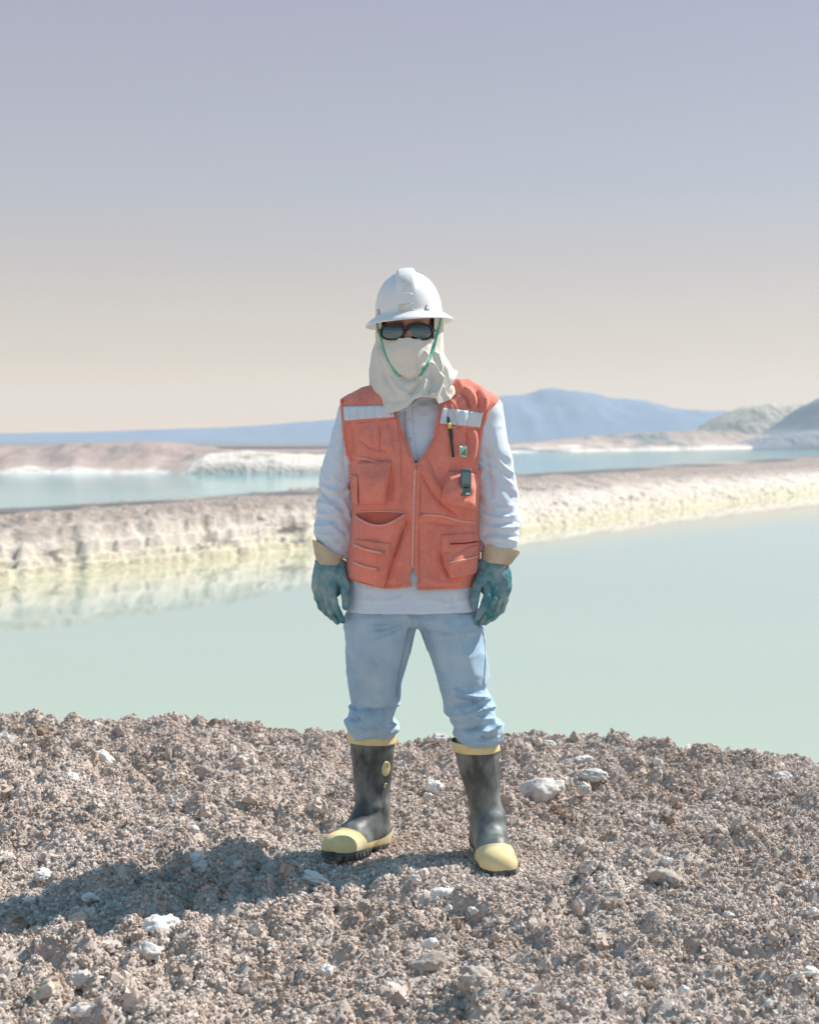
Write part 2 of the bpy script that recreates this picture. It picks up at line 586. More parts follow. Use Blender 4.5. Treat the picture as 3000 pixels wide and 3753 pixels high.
# ---- the dike between the two ponds
CY = CAM[1]
NEAR = [(-60, 6), (-36, 25), (-14.5, 52.6), (-4.45, 67.7), (5.9, 80), (18.1, 104), (38.3, 139), (62, 182), (110, 262), (190, 400)]
FAR = [(-70, 14), (-42, 31), (-16.3, 59.5), (-5.0, 86.6), (9.3, 126), (30, 172), (75, 272), (118, 372), (190, 520), (300, 760)]
near, far = curve_pts(NEAR, 1400), curve_pts(FAR, 1400)
tt = np.concatenate([np.linspace(0, .34, 110)[:-1], np.linspace(.34, 1, 40)])
s_i = np.arange(1400)
NS = near[s_i][None, :, :]; FS = far[s_i][None, :, :]
PXY = NS + (FS - NS) * tt[:, None, None]
width = np.linalg.norm(far - near, axis=1)
seg = np.concatenate([[0], np.cumsum(np.linalg.norm(np.diff(near, axis=0), axis=1))])
dist = tt[:, None] * width[None, :]                        # metres in from the near water
X, Y = PXY[..., 0].ravel(), PXY[..., 1].ravel() + CY
P2 = np.stack([X, Y, 0 * X], 1)
left = np.broadcast_to(1 - sstep(62, 84, near[:, 1])[None, :], dist.shape).ravel()    # the steep salt cliff on the left
d = dist.ravel(); t = np.repeat(tt, 1400)
wob = .55 * vnoise(P2 * .22, 41) + .40 * vnoise(P2 * .8, 42) + .30 * vnoise(P2 * 2.2, 48) + .16 * vnoise(P2 * 5.0, 49)
dd = np.maximum(d + wob * (.55 + 1.1 * (1 - left)), 0)
h_left = .34 * sstep(.1, .28, dd) + .30 * sstep(.50, .66, dd) + .48 * sstep(.82, 1.08, dd) + .62 * sstep(1.15, 1.55, dd) + .40 * sstep(1.7, 2.4, dd) + .08 * sstep(4, 6, dd)
h_right = .26 * sstep(.1, .4, dd) + .24 * sstep(2.0, 2.35, dd) + .26 * sstep(4.2, 4.6, dd) + .40 * sstep(7, 9, dd) + .62 * sstep(9, 17, dd) + .30 * sstep(17, 24, dd)
hz = left * h_left + (1 - left) * h_right
roadm = sstep(.56, .61, t) * (1 - sstep(.90, .935, t))
rough = .09 * vnoise(P2 * .7, 43) + .06 * (np.abs(vnoise(P2 * 2.0, 44)) - .3) + .055 * (np.abs(vnoise(P2 * 5.0, 45)) - .3) + .05 * vnoise(P2 * 9, 47)
berm = .45 * np.maximum(vnoise(P2 * .12 + 9, 46), 0) * sstep(.3, .45, t) * (1 - sstep(.5, .6, t))
hz = hz + (rough * sstep(.05, .8, d) + berm) * (1 - roadm)
hz = hz * (1 - sstep(.955, 1.0, t)) - .5 * sstep(.97, 1.0, t) - .5 * (1 - sstep(0, .25, d))
def land_material(name, low, mid, top, z1, z2, dark, darkscale=.25, lo=.5, hi=.62, stretch=(1, 1, 1), nscale=.8, rust=None, patches=None, jit=.9):
    m = mat(name, mid, rough=.95, spec=.1)
    N, L = m.node_tree.nodes, m.node_tree.links
    b = N['Principled BSDF']
    tc = N.new('ShaderNodeTexCoord'); sp = N.new('ShaderNodeSeparateXYZ'); L.new(tc.outputs['Object'], sp.inputs[0])
    mp = N.new('ShaderNodeMapping'); mp.inputs['Scale'].default_value = stretch; L.new(tc.outputs['Object'], mp.inputs[0])
    def noise(s, det=6):
        n = N.new('ShaderNodeTexNoise'); n.inputs['Scale'].default_value = s; n.inputs['Detail'].default_value = det; n.inputs['Roughness'].default_value = .65
        L.new(mp.outputs[0], n.inputs[0]); return n.outputs['Fac']
    def rng(v, a, c, lo_=0, hi_=1):
        r = N.new('ShaderNodeMapRange'); r.inputs[1].default_value = a; r.inputs[2].default_value = c; r.inputs[3].default_value = lo_; r.inputs[4].default_value = hi_
        L.new(v, r.inputs[0]); return r.outputs[0]
    def mix(f, a, c):
        x = N.new('ShaderNodeMix'); x.data_type = 'RGBA'; L.new(f, x.inputs['Factor'])
        for v, s in ((a, x.inputs['A']), (c, x.inputs['B'])):
            if isinstance(v, tuple): s.default_value = (*v, 1)
            else: L.new(v, s)
        return x.outputs['Result']
    ad = N.new('ShaderNodeMath'); ad.operation = 'ADD'
    L.new(sp.outputs['Z'], ad.inputs[0]); L.new(rng(noise(nscale), 0, 1, -(z2 - z1) * jit, (z2 - z1) * jit), ad.inputs[1])
    span = z2 - z1
    c = mix(rng(ad.outputs[0], z1, z1 + span * .35), low, mid)
    c = mix(rng(ad.outputs[0], z1 + span * .55, z2), c, top)
    c = mix(rng(noise(darkscale), lo, hi), c, dark)
    if patches:
        c = mix(rng(noise(1.1, 8), .55, .66), c, patches)
        c = mix(rng(noise(4.0, 4), .55, .70), c, tuple(min(1, q * 1.45) for q in patches))
    if rust:
        c = mix(rng(noise(.5, 3), .66, .72), c, rust)
    L.new(c, b.inputs['Base Color'])
    bm = N.new('ShaderNodeBump'); bm.inputs['Strength'].default_value = .7; bm.inputs['Distance'].default_value = .15
    L.new(noise(3.5, 8), bm.inputs['Height']); L.new(bm.outputs[0], b.inputs['Normal'])
    return m
m_dike = land_material('salt_dike', (.63, .59, .455), (.67, .605, .545), (.33, .28, .255), WZ + .35, WZ + 2.05, (.19, .175, .165), .42, .58, .67, nscale=.75, rust=(.50, .30, .20), patches=(.50, .41, .36), jit=.5, stretch=(1, 1, 3.0))
struct('dike', np.stack([X, Y, WZ + hz], 1), grid_faces(len(tt), 1400), m_dike)
# the track on the dike
m_road = mat('packed_track', (.20, .19, .19), (.15, .15, .155), scale=.05, rough=.9, spec=.15, c3=(.44, .385, .35), scale3=.03, lo3=.48, hi3=.58)
tr = np.linspace(.615, .895, 9)
RP = near[None] + (far - near)[None] * tr[:, None, None]
iq = np.abs(tr - .76)[:, None] * np.ones(1400)[None]
rz = np.interp(seg, seg, seg) * 0
H = hz.reshape(len(tt), 1400)
rz = np.stack([np.array([np.interp(q, tt, H[:, k]) for k in range(1400)]) for q in tr])
struct('track', np.stack([RP[..., 0].ravel(), RP[..., 1].ravel() + CY, WZ + rz.ravel() + .05 - .02 * (iq.ravel() > .13)], 1), grid_faces(9, 1400), m_road)

# ---- water: milky brine
def water_mat(name, c1, c2, rough, ior=1.33):
    m = mat(name, c1, c2, scale=.03, rough=rough, spec=.5, lo=.3, hi=.7)
    b = m.node_tree.nodes['Principled BSDF']
    b.inputs['IOR'].default_value = ior
    N, L = m.node_tree.nodes, m.node_tree.links
    tc = N.new('ShaderNodeTexCoord'); n = N.new('ShaderNodeTexNoise'); n.inputs['Scale'].default_value = 2.5; n.inputs['Detail'].default_value = 3
    L.new(tc.outputs['Object'], n.inputs[0])
    bm = N.new('ShaderNodeBump'); bm.inputs['Strength'].default_value = .08; bm.inputs['Distance'].default_value = .012
    L.new(n.outputs['Fac'], bm.inputs['Height']); L.new(bm.outputs[0], b.inputs['Normal'])
    return m
def shallows_and_reflection(m, near_c, far_c, y0, y1):
    N, L = m.node_tree.nodes, m.node_tree.links
    tc = N.new('ShaderNodeTexCoord'); sp = N.new('ShaderNodeSeparateXYZ'); mr = N.new('ShaderNodeMapRange'); mx = N.new('ShaderNodeMix'); mx.data_type = 'RGBA'
    nz = N.new('ShaderNodeTexNoise'); nz.inputs['Scale'].default_value = .06; ad = N.new('ShaderNodeMath'); ad.operation = 'MULTIPLY_ADD'; ad.inputs[1].default_value = 14
    L.new(tc.outputs['Object'], sp.inputs[0]); L.new(tc.outputs['Object'], nz.inputs[0])
    L.new(nz.outputs['Fac'], ad.inputs[0]); L.new(sp.outputs['Y'], ad.inputs[2])
    mr.interpolation_type = 'SMOOTHSTEP'; mr.inputs[1].default_value = y0 + 7; mr.inputs[2].default_value = y1 + 7
    L.new(ad.outputs[0], mr.inputs[0]); L.new(mr.outputs[0], mx.inputs['Factor'])
    mx.inputs['A'].default_value = (*near_c, 1); mx.inputs['B'].default_value = (*far_c, 1)
    # the bank's cream reflection, painted into the base colour along the dike
    dp = N.new('ShaderNodeVectorMath'); dp.operation = 'DOT_PRODUCT'; dp.inputs[1].default_value = (.802, -.597, 0)
    of = N.new('ShaderNodeVectorMath'); of.operation = 'SUBTRACT'; of.inputs[1].default_value = (-14.5, 52.6 + CY, 0)
    L.new(tc.outputs['Object'], of.inputs[0]); L.new(of.outputs[0], dp.inputs[0])
    sr = N.new('ShaderNodeMapRange'); sr.interpolation_type = 'SMOOTHSTEP'; sr.inputs[1].default_value = 2; sr.inputs[2].default_value = 11; sr.inputs[3].default_value = 1; sr.inputs[4].default_value = 0
    L.new(dp.outputs['Value'], sr.inputs[0])
    m2 = N.new('ShaderNodeMix'); m2.data_type = 'RGBA'; m2.inputs['B'].default_value = (.52, .51, .36, 1)
    L.new(sr.outputs[0], m2.inputs['Factor']); L.new(mx.outputs['Result'], m2.inputs['A'])
    L.new(m2.outputs['Result'], N['Principled BSDF'].inputs['Base Color'])
mid = near + (far - near) * .4
m_pond = water_mat('pond_water', (.405, .505, .435), (.43, .525, .45), .02, 1.36)
shallows_and_reflection(m_pond, (.415, .48, .38), (.245, .45, .505), 10, 85)      # shallow and silty by the near shore, deeper beyond
m_lake = water_mat('lake_water', (.13, .34, .36), (.16, .37, .385), .10, 1.15)
sel = range(0, 1400, 40)
V = [(mid[k][0], mid[k][1] + CY, WZ) for k in sel]; n = len(V)
V += [(60 + 4.4 * k, 2 + 9.0 * k, WZ) for k in range(n)]
V2 = V[:]
struct('pond_water', V, [(k, n + k, n + k + 1, k + 1) for k in range(n - 1)], m_pond, smooth=False)
V = [(mid[k][0], mid[k][1] + CY, WZ - .01) for k in sel]
V += [(-420 + 55 * k, 330 + 34 * k, WZ - .01) for k in range(n)]
struct('lake_water', V, [(k, k + 1, n + k + 1, n + k) for k in range(n - 1)], m_lake, smooth=False)

# ---- land beyond the lake
def ridge(name, prof, D, depth, material, zb=WZ - .3, seed=1, amp=.12, nc=300, nr=34, fscale=6.0, power=1.0, sharp=1.0, detail=1.0):
    """a hill whose crest follows prof (photograph pixels) when seen from the camera; D: distance of the crest, or one per point"""
    pr = np.array([p[:2] for p in prof], float)
    px = np.linspace(pr[0, 0], pr[-1, 0], nc)
    py = np.interp(px, pr[:, 0], pr[:, 1])
    Dc = np.interp(px, pr[:, 0], D) if hasattr(D, '__len__') else np.full(nc, float(D))
    ker = np.ones(7) / 7
    py = np.convolve(np.pad(py, 3, mode='edge'), ker, 'valid')
    zt = CAM[2] - (py - HOR) * K * Dc
    v = np.linspace(0, 2, nr)
    rows = []
    for q in v:
        f = np.sin(min(q, 2 - q) * math.pi / 2) ** power
        Dq = Dc + (q - 1) * depth
        x = (px - 1500) * K * Dc * (1 + 0 * Dq)
        P = np.stack([x, Dq, 0 * x], 1) * (fscale / depth)
        no = fbm(P, 5, seed, ridged=True) * amp * (zt - zb) * detail
        z = zb + (zt - zb) * f + no * min(1, f * 2.2) * min(1, .10 + abs(q - 1) * 2.2)
        rows.append(np.stack([x, Dq + CY, z], 1))
    return struct(name, np.concatenate(rows), grid_faces(nr, nc), material)

m_shore = land_material('far_shore', (.80, .76, .70), (.46, .36, .32), (.37, .285, .26), WZ + .3, WZ + 2.6, (.27, .25, .24), .09, .50, .66, nscale=.12, patches=(.44, .36, .325))
m_white = mat('salt_mound', (.78, .70, .63), (.66, .58, .50), scale=.35, rough=.95, spec=.1, c3=(.42, .40, .30), scale3=.16, lo3=.60, hi3=.68, bump=.8, bscale=1.2, bdist=.5)
m_right = land_material('right_shore', (.74, .68, .62), (.50, .40, .35), (.40, .33, .29), WZ + .4, WZ + 5.0, (.20, .22, .23), .02, .5, .62, nscale=.05)
m_hill = mat('grey_hill', (.40, .37, .31), (.50, .45, .385), scale=.08, rough=.95, spec=.1, bump=.9, bscale=.12, bdist=3.0)
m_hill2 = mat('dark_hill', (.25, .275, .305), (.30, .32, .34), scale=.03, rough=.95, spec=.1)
m_mount = mat('hazed_mountain_rock', (.175, .24, .32), (.205, .265, .345), scale=.004, rough=1, spec=.05)  # blue haze of distance is put into the rock colour
ridge('left_shore_hill', [(-1500, 1655), (-900, 1632), (-300, 1650), (0, 1636), (120, 1640), (250, 1634), (430, 1622), (600, 1622), (690, 1632), (780, 1648), (1000, 1652), (1300, 1650), (1700, 1655)],
      255, 37, m_shore, seed=51, amp=.13, fscale=7, power=.8)
ridge('salt_mound', [(668, 1752), (690, 1728), (720, 1690), (770, 1664), (830, 1660), (900, 1654), (1000, 1658), (1150, 1668), (1350, 1672), (1600, 1700)], 226, 11, m_white, seed=55, amp=.09, fscale=1.6, power=.55)
ridge('right_shore_land', [(1500, 1650), (1750, 1638), (1870, 1632), (2000, 1622), (2140, 1606), (2260, 1596), (2400, 1590), (2560, 1584), (2700, 1596), (3000, 1600), (3600, 1600), (5200, 1600)],
      [560, 620, 660, 700, 740, 780, 820, 860, 900, 960, 1100, 1400], 78, m_right, seed=61, amp=.22, fscale=5, power=.7, nc=500)
ridge('low_shore', [(1500, 1668), (1850, 1652), (2000, 1648), (2150, 1640), (2300, 1638), (2450, 1630), (2560, 1632), (2800, 1626), (3000, 1622), (3600, 1618)],
      [520, 570, 600, 640, 680, 720, 760, 800, 860, 960], 25, m_right, seed=63, amp=.35, fscale=2.5, power=.6, nc=500)
ridge('grey_hill', [(2500, 1606), (2570, 1588), (2620, 1556), (2680, 1520), (2730, 1500), (2780, 1489), (2900, 1487), (3000, 1492), (3200, 1500), (3600, 1540), (4400, 1600)],
      1080, 150, m_hill, seed=66, amp=.10, fscale=9, power=.75, nc=360)
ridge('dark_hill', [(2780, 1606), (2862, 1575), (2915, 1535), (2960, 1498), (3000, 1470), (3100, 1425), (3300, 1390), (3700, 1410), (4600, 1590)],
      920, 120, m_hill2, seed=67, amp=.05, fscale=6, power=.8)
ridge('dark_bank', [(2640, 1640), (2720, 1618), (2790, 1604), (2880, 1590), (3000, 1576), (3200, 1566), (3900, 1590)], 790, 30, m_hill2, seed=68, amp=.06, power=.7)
ridge('salt_heap', [(2770, 1492), (2790, 1486), (2820, 1484), (2860, 1488), (2880, 1487), (2905, 1489), (2935, 1486), (2950, 1494)], 1075, 30, m_white, zb=14, seed=69, amp=.2, nc=60)
ridge('far_plain', [(-2600, 1621), (0, 1622), (1500, 1622), (3000, 1618), (5600, 1620)], 1900, 900, mat('far_plain', (.20, .20, .21), (.27, .25, .24), scale=.01, rough=1, spec=.05), seed=70, amp=.03, power=.5, nr=20)
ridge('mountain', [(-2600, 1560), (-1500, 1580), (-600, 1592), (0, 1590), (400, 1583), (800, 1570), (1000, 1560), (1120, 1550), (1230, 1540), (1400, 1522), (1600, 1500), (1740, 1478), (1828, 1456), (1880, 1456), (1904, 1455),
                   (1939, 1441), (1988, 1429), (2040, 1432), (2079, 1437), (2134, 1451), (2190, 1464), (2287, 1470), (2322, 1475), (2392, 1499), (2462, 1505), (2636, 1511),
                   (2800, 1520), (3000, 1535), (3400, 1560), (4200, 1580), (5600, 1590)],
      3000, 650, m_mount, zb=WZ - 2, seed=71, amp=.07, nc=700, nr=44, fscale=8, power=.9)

# ---- the air: one even pale haze
hb = Join().box((0, 0, (120 + WZ - 2.2) / 2), (4060, 4060, (120 - (WZ - 2.2)) / 2))
m_haze = bpy.data.materials.new('haze'); m_haze.use_nodes = True
hn, hl = m_haze.node_tree.nodes, m_haze.node_tree.links
hn.remove(hn['Principled BSDF'])
pv = hn.new('ShaderNodeVolumePrincipled')
pv.inputs['Color'].default_value = (.72, .81, .94, 1)
pv.inputs['Density'].default_value = 2.05e-4
hl.new(pv.outputs[0], hn['Material Output'].inputs['Volume'])
tag(obj('haze', hb.V, hb.F, m_haze, smooth=False), 'thin blue haze in front of the far mountains', 'haze', kind='stuff')
# ================================================================== THE MAN
def C1(x, y): return 1250 + x * .3192, 950 + y * .3192
def C2(x, y): return 1130 + x * .4643, 1350 + y * .4643
def C3(x, y): return 1130 + x * .2322, 1950 + y * .2322
def C4(x, y): return 1650 + x * .18553, 1950 + y * .18553
def C5(x, y): return 1180 + x * .41788, 2200 + y * .41788
def C6(x, y): return 1130 + x * .4759, 2650 + y * .4759

def topix(V):
    D = V[:, 1] - CAM[1]
    return 1500 + V[:, 0] / (K * D), HOR - (V[:, 2] - CAM[2]) / (K * D)

def folds(V, N, items, facing=True):
    """raise or sink cloth along strokes; item: (points, half width px, height m)"""
    px, py = topix(V)
    disp = np.zeros(len(V))
    for pts, w, hgt in items:
        c = curve_pts(pts, 14) if len(pts) > 2 else np.linspace(pts[0], pts[1], 14)
        best = np.full(len(V), 1e9); bt = np.zeros(len(V))
        lo, hi = c.min(0) - 4 * w, c.max(0) + 4 * w
        m = (px > lo[0]) & (px < hi[0]) & (py > lo[1]) & (py < hi[1])
        if facing:
            m &= N[:, 1] < .25
        if not m.any():
            continue
        q = np.stack([px[m], py[m]], 1)
        bd = np.full(len(q), 1e9); bt = np.zeros(len(q))
        for i in range(13):
            a, b = c[i], c[i + 1]; ab = b - a
            t = np.clip(((q - a) @ ab) / max(ab @ ab, 1e-9), 0, 1)
            dd_ = np.linalg.norm(q - (a + t[:, None] * ab), axis=1)
            u = dd_ < bd
            bd[u] = dd_[u]; bt[u] = (i + t[u]) / 13
        fall = np.exp(-(bd / (w * .92)) ** 1.35) * np.clip(np.sin(np.pi * np.clip(bt * .9 + .05, 0, 1)) * 1.5, 0, 1)
        disp[m] += hgt * fall
    return V + N * disp[:, None]

def noisy(V, N, amp, scale, seed, octaves=3):
    return V + N * (amp * fbm(V * np.asarray(scale), octaves, seed))[:, None]

class Surf:
    """a surface one can drop trim on, by the ray through a photograph pixel"""
    def __init__(s, V, F):
        s.b = BVHTree.FromPolygons([tuple(v) for v in V], [tuple(map(int, f)) for f in F])
        s.last = None
    def hit(s, px, py):
        d = Vector(((px - 1500) * K, 1, -(py - HOR) * K)).normalized()
        loc, n, i, dist_ = s.b.ray_cast(Vector(CAM), d)
        if loc is None:
            loc, n, i, dd_ = s.b.find_nearest(Vector(at(px, py, s.last if s.last is not None else .0)))
        if n.y > 0:
            n = -n
        s.last = loc.y
        return np.array(loc), np.array(n)

def patch(surf, quad, off=.003, nu=8, nv=8, skirt=.005, warp=None, smooth=2):
    """a sheet laid on surf; quad: TL, TR, BR, BL in pixels (or a function u,v -> px,py); off: height or function(u,v)"""
    G = np.zeros((nv + 1, nu + 1, 3)); base = np.zeros_like(G)
    for j in range(nv + 1):
        for i in range(nu + 1):
            u, v = i / nu, j / nv
            if callable(quad):
                px, py = quad(u, v)
            else:
                tl, tr, br, bl = quad
                px = (tl[0] * (1 - u) + tr[0] * u) * (1 - v) + (bl[0] * (1 - u) + br[0] * u) * v
                py = (tl[1] * (1 - u) + tr[1] * u) * (1 - v) + (bl[1] * (1 - u) + br[1] * u) * v
            p, n = surf.hit(px, py)
            base[j, i] = p
    for _ in range(smooth):                      # relax so that trim does not copy every wrinkle
        b = base.copy()
        b[1:-1, :, 1] = (base[:-2, :, 1] + base[2:, :, 1]) * .25 + base[1:-1, :, 1] * .5
        b[:, 1:-1, 1] = (b[:, :-2, 1] + b[:, 2:, 1]) * .25 + b[:, 1:-1, 1] * .5
        base[..., 1] = np.minimum(b[..., 1], base[..., 1] + .002)
    V = []; F = []
    for j in range(nv + 1):
        for i in range(nu + 1):
            o = off(i / nu, j / nv) if callable(off) else off
            V.append(base[j, i] + np.array([0, -o, 0]))
    w = nu + 1
    for j in range(nv):
        for i in range(nu):
            a = j * w + i
            F.append((a, a + w, a + w + 1, a + 1))
    ring = [i for i in range(w)] + [j * w + nu for j in range(1, nv + 1)] + [nv * w + i for i in range(nu - 1, -1, -1)] + [j * w for j in range(nv - 1, 0, -1)]
    k0 = len(V)
    for r in ring:
        j, i = divmod(r, w)
        V.append(base[j, i] + np.array([0, skirt, 0]))
    n = len(ring)
    for k in range(n):
        F.append((ring[k], ring[(k + 1) % n], k0 + (k + 1) % n, k0 + k))
    return V, F

def stripe(surf, pts, half, off=.003, n=20, skirt=.004, end=None):
    """a ribbon along a pixel path"""
    c = curve_pts(pts, n + 1) if len(pts) > 2 else np.linspace(pts[0], pts[1], n + 1)
    T = np.gradient(c, axis=0); T /= np.linalg.norm(T, axis=1)[:, None]
    Nn = np.stack([-T[:, 1], T[:, 0]], 1)
    def q(u, v):
        i = min(int(round(u * n)), n)
        h = half(u) if callable(half) else half
        p = c[i] + Nn[i] * h * (2 * v - 1)
        return p[0], p[1]
    return patch(surf, q, off, n, 2, skirt)

# ---- materials
m_skin = mat('skin', (.36, .20, .14), (.42, .24, .17), scale=40, rough=.55, spec=.4)
m_vest = mat('orange_vest_cloth', (.82, .275, .205), (.70, .225, .17), scale=18, rough=.9, spec=.1, sheen=.2, c3=(.86, .42, .345), scale3=140, lo3=.54, hi3=.85, bump=.35, bscale=900, bdist=.001, bump2=.25, bscale2=60)
m_vest_edge = mat('vest_binding', (.76, .25, .19), (.70, .22, .17), scale=30, rough=.85, spec=.15)
m_zip = mat('peach_zip', (.82, .42, .35), (.76, .37, .30), scale=60, rough=.7, spec=.3)
m_zip_pull = mat('zip_metal', (.45, .25, .2), rough=.35, metal=.7)
m_strip = mat('reflective_tape', (.70, .76, .80), (.62, .68, .72), scale=25, rough=.45, spec=.5, bump=.15, bscale=200)
m_shirt = mat('pale_blue_shirt', (.67, .76, .85), (.63, .72, .815), scale=10, rough=.9, spec=.1, sheen=.2, bump=.3, bscale=800, bdist=.001, bump2=.2, bscale2=45)
m_button = mat('button', (.70, .72, .74), rough=.4, spec=.5)
m_jeans = mat('washed_denim', (.29, .45, .60), (.46, .61, .715), scale=9, lo=.3, hi=.7, rough=.95, spec=.1, detail=10, c3=(.54, .65, .72), scale3=150, lo3=.5, hi3=.85, bump=.5, bscale=700, bdist=.0012, bump2=.25, bscale2=50)
m_seam = mat('denim_seam', (.25, .36, .47), (.40, .50, .58), scale=160, rough=.95, spec=.1)
m_cloth = mat('cream_cloth', (.74, .715, .65), (.68, .655, .59), scale=9, rough=.95, spec=.08, sheen=.2, bump=.4, bscale=700, bdist=.001, bump2=.2, bscale2=50)
m_hat = mat('white_hat_plastic', (.84, .84, .83), (.79, .785, .77), scale=14, rough=.32, spec=.5, c3=(.58, .55, .48), scale3=22, lo3=.60, hi3=.85, bump=.05, bscale=60)
m_sticker = mat('worn_sticker', (.66, .61, .50), (.78, .76, .70), scale=60, rough=.6)
m_lug = mat('slot_lug_plastic', (.55, .57, .60), rough=.5)  # grey-blue plastic for the slot lugs
m_strap = mat('green_strap', (.05, .42, .30), (.30, .58, .47), scale=90, rough=.75, spec=.3, lo=.4, hi=.7)
m_frame = mat('sunglasses_frame', (.035, .025, .025), rough=.3, spec=.5)
m_lens = mat('mirror_lens', (.12, .165, .19), rough=.04, metal=1.0)
m_glove = mat('teal_rubber_glove', (.028, .185, .22), (.10, .27, .30), scale=70, rough=.8, spec=.2, lo=.35, hi=.68, detail=10, c3=(.46, .51, .52), scale3=15, lo3=.40, hi3=.74, bump=.9, bscale=260, bdist=.002, bump2=.4, bscale2=70)
m_cuff = mat('canvas_cuff', (.60, .53, .40), (.50, .43, .31), scale=22, rough=.95, spec=.1, bump=.4, bscale=500, bdist=.001)
m_rubber = mat('black_boot_rubber', (.034, .038, .038), (.075, .085, .085), scale=10, rough=.48, spec=.5, lo=.35, hi=.7, c3=(.25, .28, .27), scale3=13, lo3=.41, hi3=.68, bump=.4, bscale=260, bdist=.0015, stretch=(1, 1, .55), detail=9)
m_yellow = mat('yellow_boot_rubber', (.78, .64, .31), (.70, .57, .28), scale=30, rough=.7, spec=.3, c3=(.68, .62, .48), scale3=18, lo3=.44, hi3=.72, detail=9, bump=.2, bscale=200)
m_sole = mat('boot_sole', (.06, .065, .07), (.17, .17, .165), scale=40, rough=.85, spec=.2, lo=.4, hi=.62, bump=.5, bscale=200)

man = tag(empty('person', (0.05, .10, 0)),
          'person in white hard hat, cream face cloth, orange vest and yellow-toed rubber boots', 'person')
def part(name, V, F, m, parent=man, **k):
    o = obj(name, V, F, m, parent, **k)
    o.matrix_parent_inverse = Matrix.Translation(-Vector((.05, .10, 0)))
    if parent is not man:
        o.matrix_parent_inverse = Matrix.Identity(4)
    return o

YT = .10                                   # depth of the trunk
# ---- body: one continuous figure under the clothes
def head_sdf(P):
    hx, hz = at(1496, 1200, YT)[0], 1.665
    d = ellipsoid(P, (hx, .085, hz + .03), (.080, .104, .105))
    d = smin(d, ellipsoid(P, (hx, .045, hz - .07), (.060, .072, .075)), .05)
    d = smin(d, rcone(P, (hx, -.016, hz + .0), (hx, -.030, hz - .035), .009, .012), .02)       # nose
    d = smin(d, rcone(P, (hx - .045, .002, hz + .022), (hx + .045, .002, hz + .022), .014, .014), .03)   # brow
    for s in (-1, 1):
        d = smin(d, ellipsoid(P, (hx + s * .082, .10, hz - .01), (.010, .018, .032)), .01)     # ears
        d = np.maximum(d, -(ellipsoid(P, (hx + s * .033, -.018, hz - .002), (.018, .012, .010)) ))  # eye sockets
        d = smin(d, ellipsoid(P, (hx + s * .033, -.002, hz - .002), (.0125, .0125, .0125)), .004)
    d = np.minimum(d, smin(d, ellipsoid(P, (hx, .000, hz - .078), (.026, .012, .008)), .008))  # lips
    d = smin(d, rcone(P, (hx, .11, 1.60), (.01, .115, 1.43), .055, .060), .04)
    return d
def body_sdf(P):
    d = head_sdf(P)
    trunk = smooth_rows([(.76, .0, YT, .155, .09), (.90, .0, YT, .15, .09), (1.05, .005, YT, .145, .09), (1.25, .01, YT, .165, .095), (1.37, .015, YT, .165, .075), (1.43, .01, YT, .09, .05)])
    d = smin(d, loft(P, trunk, 2.2), .05)
    for (sx, ex, wx) in ((-.165, -.225, -.24), (.20, .265, .285)):
        d = smin(d, rcone(P, (sx, YT, 1.385), (ex, YT, 1.14), .042, .034), .03)
        d = smin(d, rcone(P, (ex, YT, 1.14), (wx, .06, .93), .033, .024), .01)
        d = smin(d, rcone(P, (wx, .058, .93), (wx, .055, .875), .021, .017), .02)
    for hx, kx, ax, ky, ay in ((-.085, -.115, -.122, .14, .172), (.10, .18, .25, .09, .075)):
        d = smin(d, rcone(P, (hx, YT, .78), (kx, ky, .46), .075, .052), .04)
        d = smin(d, rcone(P, (kx, ky, .46), (ax, ay, .10), .044, .030), .02)
        d = smin(d, rcone(P, (ax, ay, .08), (ax + (-.05 if ax < 0 else .01), ay - .10, .055), .028, .02), .03)
    return d
V, Q = surface_nets(body_sdf, (-.34, -.10, -.0), (.36, .26, 1.85), .0075)
body = part('body', V, Q, m_skin)

# ---- shirt
vest_rows = [(1386, 1585, 1690, YT, .030), (1400, 1440, 1722, YT, .052), (1420, 1352, 1752, YT, .068), (1440, 1290, 1786, YT, .080), (1465, 1250, 1822, YT, .092),
             (1500, 1247, 1828, YT, .104), (1560, 1250, 1806, YT, .118), (1640, 1260, 1780, YT, .129), (1700, 1276, 1766, YT, .134), (1800, 1285, 1757, YT, .135),
             (1900, 1284, 1758, YT, .133), (2000, 1272, 1765, YT, .132), (2100, 1262, 1754, YT, .132), (2190, 1256, 1748, YT, .132)]
vest_tab = pxloft(vest_rows)
shirt_rows = [(py + 6, xl + 18, xr - 18, Y, max(ry - .022, .02)) for py, xl, xr, Y, ry in vest_rows[:-2]] + [(2100, 1276, 1742, YT, .118), (2180, 1271, 1750, YT, .124), (2234, 1265, 1760, YT, .130)]
shirt_tab = pxloft(shirt_rows)
sl_l = pxloft([(1466, 1275, 1365, YT, .046), (1486, 1258, 1370, YT, .060), (1512, 1246, 1368, YT, .070), (1600, 1218, 1345, YT, .073), (1690, 1188, 1312, YT, .070), (1759, 1168, 1293, YT, .067),
               (1850, 1160, 1288, .095, .062), (1920, 1155, 1282, .085, .058), (1968, 1153, 1276, .078, .055), (2010, 1158, 1268, .072, .048), (2040, 1172, 1262, .07, .04)])
sl_r = pxloft([(1462, 1705, 1815, YT, .050), (1480, 1700, 1826, YT, .062), (1503, 1702, 1833, YT, .070), (1600, 1718, 1856, YT, .074), (1672, 1732, 1869, YT, .072), (1760, 1745, 1885, YT, .070),
               (1860, 1755, 1900, .095, .066), (1920, 1758, 1905, .085, .062), (1960, 1762, 1905, .078, .058), (2010, 1770, 1893, .072, .05), (2045, 1782, 1878, .07, .04)])
